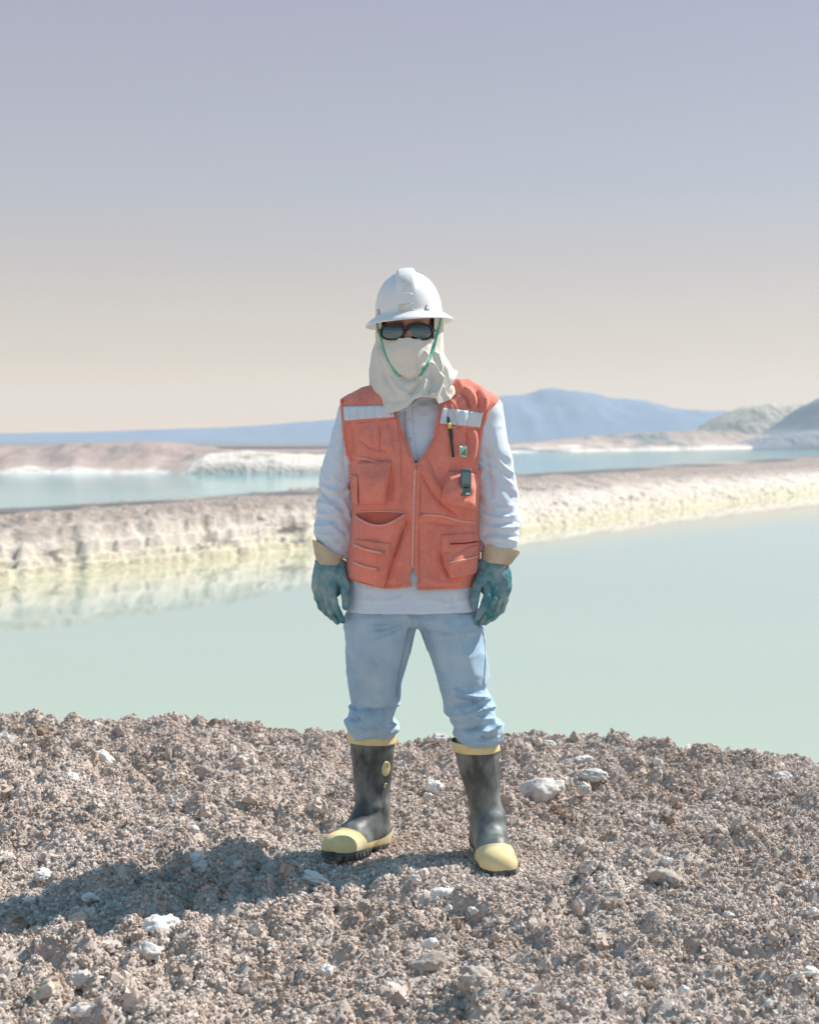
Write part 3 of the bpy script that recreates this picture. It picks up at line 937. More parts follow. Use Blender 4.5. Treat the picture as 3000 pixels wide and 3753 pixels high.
def shirt_sdf(P):
    d = loft(P, shirt_tab, 2.4)
    d = smin(d, loft(P, sl_l, 2.1), .035)
    d = smin(d, loft(P, sl_r, 2.1), .035)
    d = smin(d, rcone(P, (-.145, YT, 1.395), (-.10, YT, 1.42), .045, .038), .03)
    d = smin(d, rcone(P, (.19, YT, 1.405), (.10, YT, 1.44), .05, .04), .04)
    return d
V, Q = surface_nets(shirt_sdf, (-.36, -.10, .76), (.40, .30, 1.53), .0040)
N = vnormals(V, Q)
px, py = topix(V)
arm = ((px < 1285) | (px > 1750)) & (py > 1500)
armk = sstep(1600, 1760, py) * arm * (1 - sstep(1990, 2030, py))
w = np.abs(vnoise(V * np.array([13, 13, 34]) + np.array([0, 0, 1]) * (V[:, :1] * 30), 81))
V = V + N * (armk * (.012 * (.38 - w)))[:, None]
w2 = vnoise(V * np.array([20, 20, 62]) + V[:, :1] * 25, 82)
V = V + N * (armk * sstep(1840, 1930, py) * .0035 * w2)[:, None]
V = noisy(V, N, .0022, (9, 9, 7), 83)
V = V + N * (.0040 * (.3 - np.abs(vnoise(V * np.array([24, 24, 30]), 84))))[:, None]
V = folds(V, N, [
    ([(1168, 1772), (1225, 1800), (1275, 1770)], 9, 0.0104), ([(1165, 1800), (1220, 1835), (1272, 1800)], 8, -0.0078), ([(1163, 1838), (1215, 1850), (1265, 1832)], 8, 0.0091),
    ([(1160, 1880), (1210, 1886), (1262, 1860)], 8, 0.0091), ([(1158, 1900), (1215, 1908), (1268, 1890)], 6, -0.0078), ([(1156, 1925), (1200, 1930), (1262, 1912)], 7, 0.0091),
    ([(1158, 1955), (1200, 1962), (1265, 1960)], 7, 0.0091), ([(1175, 1972), (1215, 1985), (1255, 2000)], 6, 0.0065),
    ([(1235, 1560), (1215, 1640), (1190, 1720)], 12, 0.0052), ([(1262, 1600), (1258, 1660), (1265, 1730)], 9, -0.0065),
    ([(1775, 1640), (1790, 1740), (1800, 1830)], 14, -0.0065), ([(1860, 1640), (1880, 1760), (1893, 1850)], 14, 0.0052),
    ([(1770, 1835), (1820, 1862), (1880, 1850)], 9, 0.0078), ([(1768, 1878), (1820, 1900), (1895, 1885)], 8, 0.0104), ([(1766, 1902), (1815, 1922), (1890, 1912)], 6, -0.0078),
    ([(1768, 1925), (1820, 1938), (1902, 1930)], 8, 0.0117), ([(1770, 1950), (1830, 1958), (1900, 1968)], 6, -0.0078), ([(1775, 1968), (1820, 1972), (1898, 1985)], 7, 0.0117), ([(1790, 1990), (1850, 2005), (1890, 2010)], 6, 0.0078),
    ([(1290, 2195), (1400, 2205), (1480, 2190)], 9, 0.0039), ([(1560, 2195), (1640, 2212), (1720, 2196)], 9, 0.0039), ([(1350, 2180), (1360, 2230)], 10, 0.0052), ([(1660, 2180), (1668, 2230)], 11, -0.0052)])
shirt = part('shirt', V, Q, m_shirt)
S_shirt = Surf(V, Q)

# ---- jeans
hip = pxloft([(2150, 1300, 1728, YT, .108), (2190, 1296, 1730, YT, .106), (2232, 1286, 1740, YT, .110), (2262, 1272, 1762, YT, .114), (2288, 1290, 1742, YT, .098)])
leg_l = pxloft([(2230, 1290, 1480, YT, .102), (2290, 1268, 1515, YT, .112), (2346, 1270, 1510, .105, .110), (2409, 1271, 1495, .115, .105), (2492, 1272, 1474, .13, .10), (2545, 1279, 1466, .14, .096), (2575, 1283, 1464, .145, .094),
                (2590, 1274, 1462, .148, .093), (2616, 1283, 1452, .15, .086), (2632, 1272, 1450, .153, .088), (2650, 1264, 1455, .155, .089), (2672, 1268, 1456, .16, .086), (2690, 1278, 1448, .165, .077), (2708, 1294, 1428, .168, .062)])
leg_r = pxloft([(2230, 1540, 1738, YT, .102), (2290, 1534, 1766, YT, .112), (2325, 1545, 1770, .10, .110), (2409, 1575, 1784, .095, .105), (2492, 1602, 1790, .09, .10), (2520, 1609, 1782, .088, .098), (2576, 1622, 1806, .085, .094),
                (2608, 1632, 1812, .083, .090), (2628, 1655, 1822, .082, .086), (2655, 1647, 1838, .08, .089), (2685, 1660, 1843, .078, .087), (2708, 1674, 1840, .076, .080), (2728, 1694, 1822, .075, .064)])
def jeans_sdf(P):
    d = smin(loft(P, leg_l, 2.2), loft(P, leg_r, 2.2), .012)
    return smin(d, loft(P, hip, 2.3), .03)
V, Q = surface_nets(jeans_sdf, (-.24, -.09, .33), (.32, .30, .87), .0038)
N = vnormals(V, Q); px, py = topix(V)
low = sstep(2540, 2640, py)
hemk = 1 - sstep(2672, 2694, py - 18 * (px > 1560))
wv = np.abs(vnoise(V * np.array([11, 11, 30]) + V[:, :1] * 14, 91))
V = V + N * (low * hemk * .020 * (.36 - wv))[:, None]
wv = np.abs(vnoise(V * np.array([16, 16, 13]) + 7, 93))
V = V + N * ((1 - low) * .006 * (.36 - wv))[:, None]
V = noisy(V, N, .0025, (10, 10, 6), 92)
V = V + N * (.0035 * (.3 - np.abs(vnoise(V * np.array([28, 28, 24]), 94))))[:, None]
V = folds(V, N, [
    ([C5(400, 205), C5(600, 205), C5(760, 180)], 8, -0.0075), ([C5(440, 270), C5(600, 250), C5(770, 200)], 6, -0.0135), ([C5(470, 330), C5(620, 290), C5(775, 225)], 6, -0.0120), ([C5(430, 240), C5(600, 228), C5(760, 195)], 6, 0.0060),
    ([C5(280, 70), C5(380, 110), C5(520, 125)], 8, -0.0060), ([C5(860, 250), C5(960, 285), C5(1170, 298)], 6, -0.0105), ([C5(900, 270), C5(1060, 310), C5(1380, 275)], 7, 0.0075), ([C5(1180, 130), C5(1260, 110), C5(1330, 95)], 8, -0.0060),
    ([C5(290, 950), C5(420, 978), C5(600, 965), C5(680, 900)], 9, -0.0180), ([C5(260, 985), C5(400, 1015), C5(560, 1010)], 8, 0.0135), ([C5(260, 920), C5(300, 1000), C5(330, 1060)], 7, -0.0105),
    ([C5(300, 1100), C5(420, 1140), C5(640, 1110)], 7, -0.0150), ([C5(240, 1050), C5(330, 1100), C5(460, 1160)], 7, 0.0120), ([C5(490, 1135), C5(560, 1120), C5(645, 1080)], 8, 0.0180), ([C5(230, 1200), C5(300, 1215), C5(420, 1190)], 7, 0.0090),
    ([C5(1165, 770), C5(1220, 815), C5(1340, 850), C5(1470, 860)], 6, 0.0180), ([C5(1150, 830), C5(1250, 860), C5(1400, 905)], 9, -0.0135), ([C5(1270, 960), C5(1360, 900), C5(1470, 870)], 6, 0.0150),
    ([C5(1330, 990), C5(1400, 960), C5(1520, 930)], 6, 0.0165), ([C5(1090, 935), C5(1200, 930), C5(1300, 905)], 10, -0.0135), ([C5(1100, 990), C5(1200, 1010), C5(1330, 990)], 8, 0.0105),
    ([C5(1190, 1130), C5(1300, 1140), C5(1400, 1100)], 10, -0.0180), ([C5(1150, 1060), C5(1300, 1050), C5(1500, 1040)], 8, 0.0120), ([C5(1390, 1160), C5(1470, 1140), C5(1570, 1090)], 7, 0.0195), ([C5(1400, 1190), C5(1430, 1215), C5(1560, 1180)], 6, -0.0135),
    ([C5(1210, 1230), C5(1330, 1245), C5(1460, 1235)], 8, 0.0090), ([C5(820, 150), C5(840, 120), C5(850, 90)], 8, -0.0060), ([C5(330, 400), C5(340, 560), C5(330, 700)], 30, 0.0060), ([C5(1230, 400), C5(1290, 560), C5(1340, 700)], 26, 0.0075)])
jeans = part('jeans', V, Q, m_jeans)
S_jeans = Surf(V, Q)
for pts in ([C5(790, 200), C5(745, 320), C5(705, 500), C5(675, 660), C5(655, 850)], [C5(1405, 230), C5(1430, 380), C5(1436, 520), C5(1420, 740)]):
    part('seam', *stripe(S_jeans, pts, 3.2, .0022, 26), m_seam, jeans)
part('fly', *stripe(S_jeans, [C5(748, 60), C5(760, 110), C5(800, 180)], 5, .003, 12), m_seam, jeans)
for y in (96, 112):
    part('seam', *stripe(S_jeans, [C5(300, y - 20), C5(480, y + 8), C5(560, y - 20)] if y == 96 else [C5(1100, 112), C5(1220, 112), C5(1340, 92)], 2.0, .0015, 14), m_seam, jeans)

# ---- vest
def vest_sdf(P):
    return loft(P, vest_tab, 2.7)
V, Q = surface_nets(vest_sdf, (-.27, -.08, .80), (.33, .28, 1.54), .0038)
N = vnormals(V, Q); px, py = topix(V)
V = noisy(V, N, .0045, (7, 7, 3.5), 101)
V = V + N * (  .012 * (.36 - np.abs(vnoise(V * np.array([11, 11, 6]) + V[:, :1] * 4, 103))))[:, None]
V = noisy(V, N, .0016, (26, 26, 14), 102)
V = V + N * (.0035 * (.3 - np.abs(vnoise(V * np.array([30, 30, 22]), 104))))[:, None]
V = folds(V, N, [
    ([C2(340, 430), C2(350, 560), C2(375, 740)], 11, -0.0100), ([C2(300, 430), C2(305, 560), C2(330, 700)], 9, 0.0149), ([C2(480, 450), C2(490, 600), C2(480, 700)], 9, 0.0085), ([C2(560, 450), C2(565, 560), C2(560, 650)], 8, -0.0085), ([C2(620, 440), C2(640, 560), C2(650, 640)], 8, 0.0085),
    ([C2(400, 560), C2(500, 630), C2(640, 660)], 6, -0.0085), ([C2(1240, 470), C2(1255, 580), C2(1250, 720)], 9, -0.0125), ([C2(1290, 480), C2(1300, 600), C2(1270, 740)], 10, 0.0170), ([C2(1120, 260), C2(1170, 330), C2(1180, 440)], 7, 0.0085),
    ([C2(1200, 180), C2(1250, 240), C2(1270, 320)], 8, -0.0149), ([C2(1240, 160), C2(1300, 240), C2(1315, 320)], 8, 0.0128), ([C2(1330, 180), C2(1340, 250), C2(1330, 320)], 8, -0.0106), ([C2(1395, 230), C2(1385, 300), C2(1360, 340)], 7, 0.0106),
    ([C2(880, 820), C2(960, 960), C2(1050, 1070), C2(1180, 1160)], 9, -0.0128), ([C2(900, 780), C2(990, 900), C2(1060, 1000)], 14, 0.0106), ([C2(690, 800), C2(700, 950), C2(690, 1090)], 14, 0.0085), ([C2(760, 820), C2(765, 980), C2(770, 1100)], 10, -0.0064),
    ([C2(790, 1160), C2(720, 1360), C2(600, 1720)], 9, -0.0170), ([C2(770, 1300), C2(720, 1500), C2(680, 1700)], 12, 0.0106), ([C2(920, 1250), C2(980, 1400), C2(1000, 1600)], 15, 0.0085), ([C2(900, 1200), C2(1050, 1230), C2(1250, 1250)], 9, -0.0085),
    ([C2(900, 1640), C2(1050, 1700), C2(1250, 1690)], 10, 0.0064), ([C2(1040, 1440), C2(1070, 1560), C2(1120, 1660)], 9, -0.0106)])
px, py = topix(V)
front = V[:, 1] < YT
armL = np.array([C2(240, 180), C2(254, 225), C2(266, 400), C2(276, 550), C2(300, 680), C2(335, 745), C2(360, 800)])
armR = np.array([C2(1500, 180), C2(1496, 260), C2(1425, 330), C2(1376, 470), C2(1350, 620), C2(1338, 750), C2(1320, 830)])
pit = C2(0, 770)[1]
g = np.maximum(px - np.interp(py, armL[:, 1], armL[:, 0]), py - pit)
g = np.minimum(g, np.maximum(np.interp(py, armR[:, 1], armR[:, 0]) - px, py - C2(0, 800)[1]))
vl = np.array([C2(600, 120), C2(690, 350), C2(770, 560), C2(842, 755)]); vr = np.array([C2(1075, 120), C2(1032, 300), C2(985, 545), C2(930, 650), C2(848, 755)])
gv = np.maximum(np.interp(py, vl[:, 1], vl[:, 0]) - px, px - np.interp(py, vr[:, 1], vr[:, 0]))
gv = np.maximum(gv, py - C2(0, 752)[1])
g = np.where(front, np.minimum(g, gv), g)
hem = np.array([C2(150, 1580), C2(290, 1638), C2(400, 1692), C2(600, 1742), C2(700, 1737), C2(832, 1716), C2(846, 1752), C2(1000, 1748), C2(1150, 1742), C2(1300, 1724), C2(1500, 1690)])
g = np.minimum(g, np.interp(px, hem[:, 0], hem[:, 1]) - py)
slit = np.array([C2(828, 1570), C2(826, 1600), C2(826, 1660), C2(838, 1720), C2(842, 1800)]); slw = np.array([0, 10, 15, 8, 5])
gs = np.maximum(np.abs(px - np.interp(py, slit[:, 1], slit[:, 0])) - np.interp(py, slit[:, 1], slw), C2(0, 1568)[1] - py)
g = np.where(front, np.minimum(g, gs), g)
g = np.minimum(g, (py - 1392) * 1.0)
V, F = clip(V, Q, g)
vest = part('vest', V, F, m_vest, solid=.0035, offset=1)
S_vest = Surf(V, F)
vest_V, vest_F = V, F
# bindings along the openings
def binding(pts, half=5.0, off=.0062, n=30):
    part('binding', *stripe(S_vest, pts, half, off, n, skirt=.002), m_vest_edge, vest)
binding([C2(684, 350), C2(762, 560), C2(836, 752)]); binding([C2(1040, 300), C2(994, 545), C2(938, 655), C2(856, 752)])
binding([C2(264, 232), C2(275, 400), C2(286, 550), C2(308, 676), C2(342, 735)], 4.5)
binding([C2(1478, 262), C2(1416, 335), C2(1367, 470), C2(1342, 620), C2(1330, 740)], 4.5)
# main zip
part('front_zip', *stripe(S_vest, [C2(845, 768), C2(836, 900), C2(828, 1150), C2(822, 1400), C2(818, 1568)], 5.0, .0065, 40), m_zip, vest)
part('zip_placket', *stripe(S_vest, [C2(872, 765), C2(864, 900), C2(856, 1150), C2(850, 1400), C2(850, 1560)], 8.0, .0052, 40), m_vest, vest)
part('zip_pull', *stripe(S_vest, [C2(846, 772), C2(847, 800)], 3.5, .010, 4), m_zip_pull, vest)
# chest bands of reflective tape
def tapestrip(tl, tr, br, bl, creases):
    part('reflective_strip', *patch(S_vest, (C2(*tl), C2(*tr), C2(*br), C2(*bl)),
         lambda u, v: .0105 - .0035 * max(0, 1 - abs(math.sin(u * creases * 3.1416 + .9)) / .22), 90, 6, .004, smooth=8), m_strip, vest)
tapestrip((276, 300), (662, 292), (678, 382), (284, 412), 6)
tapestrip((1056, 310), (1376, 350), (1354, 466), (1034, 434), 4)
# pockets
def dome(h, e=.13, base=.008):
    return lambda u, v: base + h * min(1, min(u, 1 - u) / e) ** .6 * min(1, (1 - v) / e) ** .5 * min(1, .35 + v / .6)
m_inner_shade = mat('pocket_inner_shade', (.60, .17, .125), (.52, .14, .10), scale=20, rough=.95, spec=.05)  # vest cloth with a darkened colour for the shade inside the pocket
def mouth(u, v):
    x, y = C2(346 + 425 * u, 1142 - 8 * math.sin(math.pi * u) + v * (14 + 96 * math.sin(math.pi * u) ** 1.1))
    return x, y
part('pocket_inner_shade', *patch(S_vest, mouth, .0085, 20, 6, .001), m_inner_shade, vest)
m_stitch = mat('vest_stitching', (.62, .19, .14), rough=.95, spec=.05)
for pts in ([(300, 432), (450, 428), (690, 398)], [(1030, 446), (1180, 470), (1352, 488)], [(700, 430), (730, 700), (735, 1080)], [(880, 800), (885, 1100)], [(870, 1240), (872, 1480), (874, 1720)],
            [(330, 1660), (450, 1700), (600, 1722), (800, 1700)], [(870, 1732), (1050, 1730), (1280, 1705)], [(930, 700), (985, 820), (1010, 1000)], [(300, 250), (380, 222), (470, 190)], [(1180, 120), (1320, 190), (1440, 260)]):
    part('stitching', *stripe(S_vest, [C2(*p) for p in pts], 1.3, .0046, 20, .001), m_stitch, vest)
PK = Join()
def pocket(tl, tr, br, bl, off, nu=16, nv=16, name='pocket', **k):
    Vp, Fp = patch(S_vest, (C2(*tl), C2(*tr), C2(*br), C2(*bl)), off, nu, nv, .004, **k)
    PK.add(Vp, Fp)
    return part(name, Vp, Fp, m_vest, vest)
def wavy(f, a=.003, s=1):
    return lambda u, v: f(u, v) + a * math.sin(7 * u + 5 * v * s + s) * min(1, 4 * u, 4 - 4 * u, 4 - 4 * v)
pocket((386, 745), (655, 735), (606, 1075), (398, 1080), wavy(dome(.038), .005))
pocket((322, 830), (396, 850), (400, 1085), (282, 1040), wavy(dome(.020), .003, 2), name='pocket_side')
pocket((398, 795), (640, 800), (636, 822), (396, 815), .012 + .0, 12, 3, name='pocket_flap')
pocket((1100, 815), (1330, 830), (1340, 1132), (1030, 1050), wavy(dome(.044), .006, 3))
def sag(u, v):
    x0, y0 = C2(346 + 425 * u, 1150 + 86 * math.sin(math.pi * u) ** 1.1 - 8 * u)
    x1, y1 = C2(316 + 280 * u, 1640 + 95 * u)
    return x0 * (1 - v) + x1 * v, y0 * (1 - v) + y1 * v
Vp, Fp = (patch(S_vest, sag, lambda u, v: .008 + .022 * min(1, min(u, 1 - u) / .2) ** .7 * (1 - .55 * v) + .003 * math.sin(9 * u + 4 * v), 22, 20, .004))
PK.add(Vp, Fp)
part('pocket', Vp, Fp, m_vest, vest)
part('pocket_edge', *stripe(S_vest, [C2(346 + 425 * u, 1140 - 10 * math.sin(math.pi * u)) for u in np.linspace(0, 1, 7)], 3.5, .007, 24), m_zip, vest)
J = Join()
part('pocket_edge', *stripe(S_vest, [C2(346 + 425 * u, 1154 + 88 * math.sin(math.pi * u) ** 1.1 - 8 * u) for u in np.linspace(0, 1, 9)], 3.0,
     lambda u, v: .012 + .022 * min(1, min(u, 1 - u) / .2) ** .7, 30, .004), m_zip, vest)
pocket((1052, 1316), (1362, 1294), (1362, 1500), (1040, 1470), wavy(dome(.010), .002), name='pocket')
pocket((1046, 1462), (1364, 1380), (1340, 1622), (1110, 1656), wavy(dome(.032), .004, 2), name='pocket')
pocket((360, 1345), (648, 1378), (640, 1480), (350, 1420), lambda u, v: .031 + .004 * math.sin(3 * u), 12, 6, name='pocket_flap')
PK.add(np.array(vest_V), vest_F)
S_top = Surf(PK.V, PK.F)
def zipline(pts, half=3.4, off=.003, pull=None):
    off = .0085
    part('pocket_zip', *stripe(S_top, [C2(*p) for p in pts], half, off, 18, .01), m_zip, vest)
    if pull:
        p, n = S_top.hit(*C2(*pull))
        part('zip_pull', *Join().box(p + np.array([0, -off - .006, 0]), (.006, .003, .004)).__dict__.values(), m_zip_pull, vest, bevel=.0015)
zipline([(386, 706), (450, 716), (545, 738)], 4.2, .008, (545, 740))
zipline([(355, 1388), (450, 1430), (590, 1458)], 4.2, .036, (592, 1458))
zipline([(350, 1528), (440, 1565), (552, 1588)], 4.2, .028, (548, 1592))
zipline([(880, 1158), (1050, 1165), (1200, 1205), (1325, 1216)], 3.6, .008, (886, 1160))
zipline([(1096, 1538), (1200, 1518), (1360, 1478)], 3.2, .034, (1104, 1538))
m_dark = mat('pocket_mouth_shade', (.30, .05, .03), rough=1, spec=0)  # dark colour of a strip laid on as the shaded pocket opening
part('pocket_mouth_shade', *stripe(S_top, [C2(1118, 1386), C2(1240, 1380), C2(1360, 1364)], 2.2, .005, 14, .006), m_dark, vest)
# maker's patch on the chest
part('emblem', *patch(S_vest, (C2(1190, 612), C2(1250, 610), C2(1248, 700), C2(1194, 692)), .014, 6, 6, .006, smooth=8), mat('emblem_ground', (.78, .84, .82), rough=.6), vest)
part('emblem_mark', *patch(S_vest, lambda u, v: C2(1197 + 47 * u, 690 - (1 - v) * 62 * u ** .8 - 4 * (1 - u)), .0165, 8, 4, .002, smooth=8), mat('emblem_green', (.10, .38, .20), rough=.6), vest)
part('emblem_mark', *patch(S_vest, lambda u, v: C2(1197 + 34 * u, 622 + 46 * v * (1 - u)), .0165, 6, 4, .002, smooth=8), mat('emblem_teal', (.30, .58, .52), rough=.6), vest)
# shirt placket and buttons
part('placket', *stripe(S_shirt, [C2(790, 300), C2(792, 420), C2(805, 560), C2(838, 740)], 16, .003, 20), m_shirt, shirt)
for q in ((797, 408), (812, 560)):
    p, n = S_shirt.hit(*C2(*q))
    part('button', *tube_mesh([p + np.array([0, -.0065, 0]), p + np.array([0, -.0045, 0])], .0055, 12), m_button, shirt)
part('collar', *stripe(S_shirt, [C2(700, 330), C2(770, 318), C2(830, 270), C2(880, 235), C2(1010, 225)], 6, .006, 24), m_shirt, shirt)

# ---- gloves
def chain(P, pts, radii, k=.004):
    d = None
    for a, b, ra, rb in zip(pts[:-1], pts[1:], radii[:-1], radii[1:]):
        e = rcone(P, a, b, ra, rb)
        d = e if d is None else smin(d, e, k)
    return d
def glove(Cf, wrist, palm, thumb, fingers, cuffrows, side):
    W = [at(*Cf(*q[:2]), q[2]) for q in wrist]; PM = [at(*Cf(*q[:2]), q[2]) for q in palm]
    def f(P):
        d = rcone(P, W[0], W[1], wrist[0][3], wrist[1][3], .75)
        for a, b, ra, rb in zip(PM[:-1], PM[1:], [q[3] for q in palm], [q[3] for q in palm][1:]):
            d = smin(d, rcone(P, a, b, ra, rb, .62), .03)
        fd = None
        for fg in fingers:
            pts = [at(*Cf(*q[:2]), q[2]) for q in fg]
            e = chain(P, pts, [q[3] for q in fg])
            fd = e if fd is None else np.minimum(fd, e)
        d = smin(d, fd, .005)
        tp = [at(*Cf(*q[:2]), q[2]) for q in thumb]
        d = smin(d, chain(P, tp, [q[3] for q in thumb]), .006)
        return d
    allp = np.array([at(*Cf(*q[:2]), q[2]) for fg in fingers + [thumb] + [wrist, palm] for q in fg])
    V, Q = surface_nets(f, allp.min(0) - .06, allp.max(0) + .06, .0022)
    N = vnormals(V, Q)
    V = noisy(V, N, .0011, (60, 60, 60), 111 + side)
    V = noisy(V, N, .0010, (30, 30, 50), 115 + side, 2)
    cut = W[0][2] - .004
    V, F = clip(V, Q, cut - V[:, 2])
    g_ = part('glove', V, F, m_glove)
    # canvas gauntlet
    n = 40; rows = []
    for (l, r, y, ry, dz) in cuffrows:
        a, b = at(*Cf(*l), y), at(*Cf(*r), y)
        c, h = (a + b) / 2, (b - a) / 2
        for k in range(n):
            w = 2 * math.pi * k / n
            rr = 1 + .05 * math.sin(3 * w + dz * 9) * dz
            rows.append(c + h * math.cos(w) * rr + np.array([0, ry * math.sin(w) * rr, .006 * dz * math.sin(2 * w + side)]))
    F = []
    for j in range(len(cuffrows) - 1):
        for k in range(n):
            F.append((j * n + k, j * n + (k + 1) % n, (j + 1) * n + (k + 1) % n, (j + 1) * n + k))
    o = part('cuff', rows, F, m_cuff, g_, solid=.003, offset=0)
    sb = o.modifiers.new('sub', 'SUBSURF'); sb.levels = 2; sb.render_levels = 2
    return g_
glove(C3, [(335, 420, .065, .040), (345, 560, .06, .041)],
      [(345, 560, .06, .041), (350, 700, .055, .047), (300, 830, .05, .043), (265, 900, .048, .034)],
      [(490, 640, .036, .022), (570, 830, .016, .0145), (588, 1000, .006, .0132), (588, 1175, .010, .0112)],
      [[(385, 850, .024, .0140), (382, 1030, .010, .0122), (440, 1215, .010, .0115), (545, 1405, .026, .0088)],
       [(300, 890, .032, .0140), (300, 1060, .020, .0122), (355, 1250, .022, .0115), (455, 1420, .040, .0086)],
       [(218, 900, .044, .0135), (218, 1060, .036, .0118), (270, 1225, .038, .0110), (368, 1352, .054, .0084)],
       [(150, 900, .058, .0125), (148, 1040, .054, .0112), (195, 1180, .054, .0100), (282, 1285, .068, .0080)]],
      [((135, 500), (560, 520), .062, .038, .0), ((122, 430), (545, 470), .063, .042, .2), ((92, 290), (530, 410), .066, .048, .6), ((64, 115), (572, 345), .07, .056, 1.0)], 0)
glove(C4, [(800, 520, .065, .038), (810, 680, .06, .039)],
      [(815, 680, .06, .039), (850, 860, .055, .046), (890, 1040, .05, .043), (930, 1130, .048, .034)],
      [(650, 860, .036, .021), (530, 1060, .016, .0145), (490, 1260, .006, .0132), (478, 1440, .010, .0112)],
      [[(745, 1050, .022, .0140), (725, 1270, .008, .0122), (640, 1520, .008, .0115), (480, 1785, .022, .0090)],
       [(860, 1090, .032, .0140), (850, 1310, .018, .0122), (765, 1580, .020, .0115), (565, 1830, .036, .0088)],
       [(970, 1110, .044, .0135), (970, 1330, .034, .0118), (885, 1590, .036, .0110), (680, 1805, .050, .0086)],
       [(1075, 1130, .056, .0125), (1078, 1340, .052, .0112), (1005, 1550, .052, .0100), (815, 1725, .064, .0080)]],
      [((600, 580), (1190, 640), .062, .038, .0), ((610, 500), (1215, 590), .063, .042, .3), ((618, 380), (1300, 500), .066, .050, .7), ((640, 140), (1385, 385), .07, .058, 1.0), ((668, 165), (1330, 385), .07, .050, 1.0)], 3)

# ---- boots, built in their own axes: toe towards -y, heel centre at the origin
def boot(loc, yaw, pitch, lean, leany, with_badge):
    rows = smooth_rows([(z, lean * (z - .10) / .26 * (z > .1), leany * (z - .1) / .26 * (z > .1) + cy, rx, ry) for z, cy, rx, ry in
                        ((.025, .0, .043, .052), (.07, -.004, .045, .056), (.12, -.006, .047, .058), (.17, .0, .051, .060), (.24, .004, .060, .066), (.32, .006, .068, .073), (.366, .006, .071, .076))])
    def foot(P):
        d = rcone(P, (0, .004, .050), (0, -.12, .040), .046, .044)
        Pz = (P - np.array([0, 0, .030])) * np.array([1, 1, 1.32])
        d = smin(d, rcone(Pz, (0, -.12, .004), (.004, -.185, .0), .054, .054) / 1.2, .02)
        d = smin(d, rcone(P, (0, -.012, .115), (0, -.105, .060), .044, .036), .045)
        d = smin(d, loft(P, rows, 2.1), .045)
        return np.maximum(d, .018 - P[:, 2])
    V, Q = surface_nets(foot, (-.14, -.27, 0.0), (.14, .12, .39), .0048)
    N = vnormals(V, Q)
    ank = np.exp(-((V[:, 2] - .13) / .05) ** 2)
    V2 = V + N * (ank * .0045 * vnoise(V * np.array([18, 18, 42]), 121))[:, None]
    V2 = noisy(V2, N, .0018, (14, 14, 9), 122)
    R = Matrix.Translation(Vector(loc)) @ Matrix.Rotation(yaw, 4, 'Z') @ Matrix.Rotation(pitch, 4, 'X')
    A = np.array(R)
    T = lambda X: np.asarray(X) @ A[:3, :3].T + A[:3, 3]
    Vs, Fs = clip(V2, Q, .364 - V2[:, 2])
    b = part('boot', T(Vs), Fs, m_rubber)
    up = V2 + N * .0045
    arc = -(V[:, 1] + .158) + 9 * V[:, 0] ** 2 + .25 * np.maximum(.06 - V[:, 2], 0)
    Vc, Fc = clip(up, Q, np.minimum(arc, np.minimum(up[:, 2] - .022, .2 - up[:, 2])))
    part('toe_cap', T(Vc), Fc, m_yellow, b)
    up2 = V2 + N * .0032
    Vc, Fc = clip(up2, Q, np.minimum(np.minimum(up2[:, 2] - .018, .040 + .02 * sstep(-.05, .06, up2[:, 1]) - up2[:, 2]), up2[:, 1] + .14))
    part('foxing_strip', T(Vc), Fc, m_yellow, b)
    up3 = V2 + N * .0035
    Vc, Fc = clip(up3, Q, np.minimum(up3[:, 2] - .334, .3645 - up3[:, 2]))
    part('top_band', T(Vc), Fc, m_yellow, b, solid=.004, offset=0)
    def sole(P):
        Z = P * np.array([1, 1, 0])
        d = np.minimum(rcone(Z, (0, .006, 0), (0, -.03, 0), .051, .050), rcone(Z, (0, -.11, 0), (.004, -.190, 0), .056, .054))
        d = smin(d, rcone(Z, (0, -.02, 0), (0, -.12, 0), .044, .048), .02)
        d = np.maximum(d, np.maximum(P[:, 2] - .027, -P[:, 2] - .002))
        groove = .0035 - np.abs(((P[:, 1] + 10) % .021) - .0105)
        d = np.maximum(d, np.minimum(groove, .011 - P[:, 2]))
        arch = np.minimum(np.minimum(-.045 - P[:, 1], P[:, 1] + .083), .013 - P[:, 2])
        return np.maximum(d, arch)
    Vq, Qq = surface_nets(sole, (-.08, -.27, -.012), (.08, .08, .04), .0030, project=1)
    part('sole', T(Vq), Qq, m_sole, b)
    return b, T(V2), Q
FZ = [.012, .0]
bl, bV, bQ = boot((-.120, .172, .006), math.radians(-32), math.radians(-5), .0, -.036, True)
br, bV2, bQ2 = boot((.246, .098, .0), math.radians(6), 0, -.040, .0, False)
Sb = Surf(bV, bQ)
c, n = Sb.hit(*C6(594, 352))
nn = Vector(n).normalized(); rot = nn.to_track_quat('Z', 'Y').to_matrix()
vb = [np.array(c) + np.array(rot @ Vector((.0165 * math.cos(a), .024 * math.sin(a), h))) for h, s in ((-.002, 1), (.004, 1)) for a in np.linspace(0, 2 * math.pi, 25)[:-1]]
part('badge', vb, [tuple(range(24))[::-1], tuple(range(24, 48))] + [(k, (k + 1) % 24, 24 + (k + 1) % 24, 24 + k) for k in range(24)], m_yellow, bl, bevel=.001)
J = Join()
for r0 in ((.010, .016, .10), (.006, .003, .5)):
    pts_ = [np.array(c) + np.array(rot @ Vector((r0[0] * math.cos(a), r0[1] * math.sin(a) + .003, .0045))) for a in np.linspace(.3, 2.9, 14)]
    J.add(*tube_mesh(pts_, .0007, 5))
part('badge_print', J.V, J.F, mat('badge_print', (.25, .17, .06), rough=.7), bl)
part('side_mark', *stripe(Sb, [C6(583, 500), C6(592, 470), C6(604, 470)], 2.2, .002, 8), m_yellow, bl)

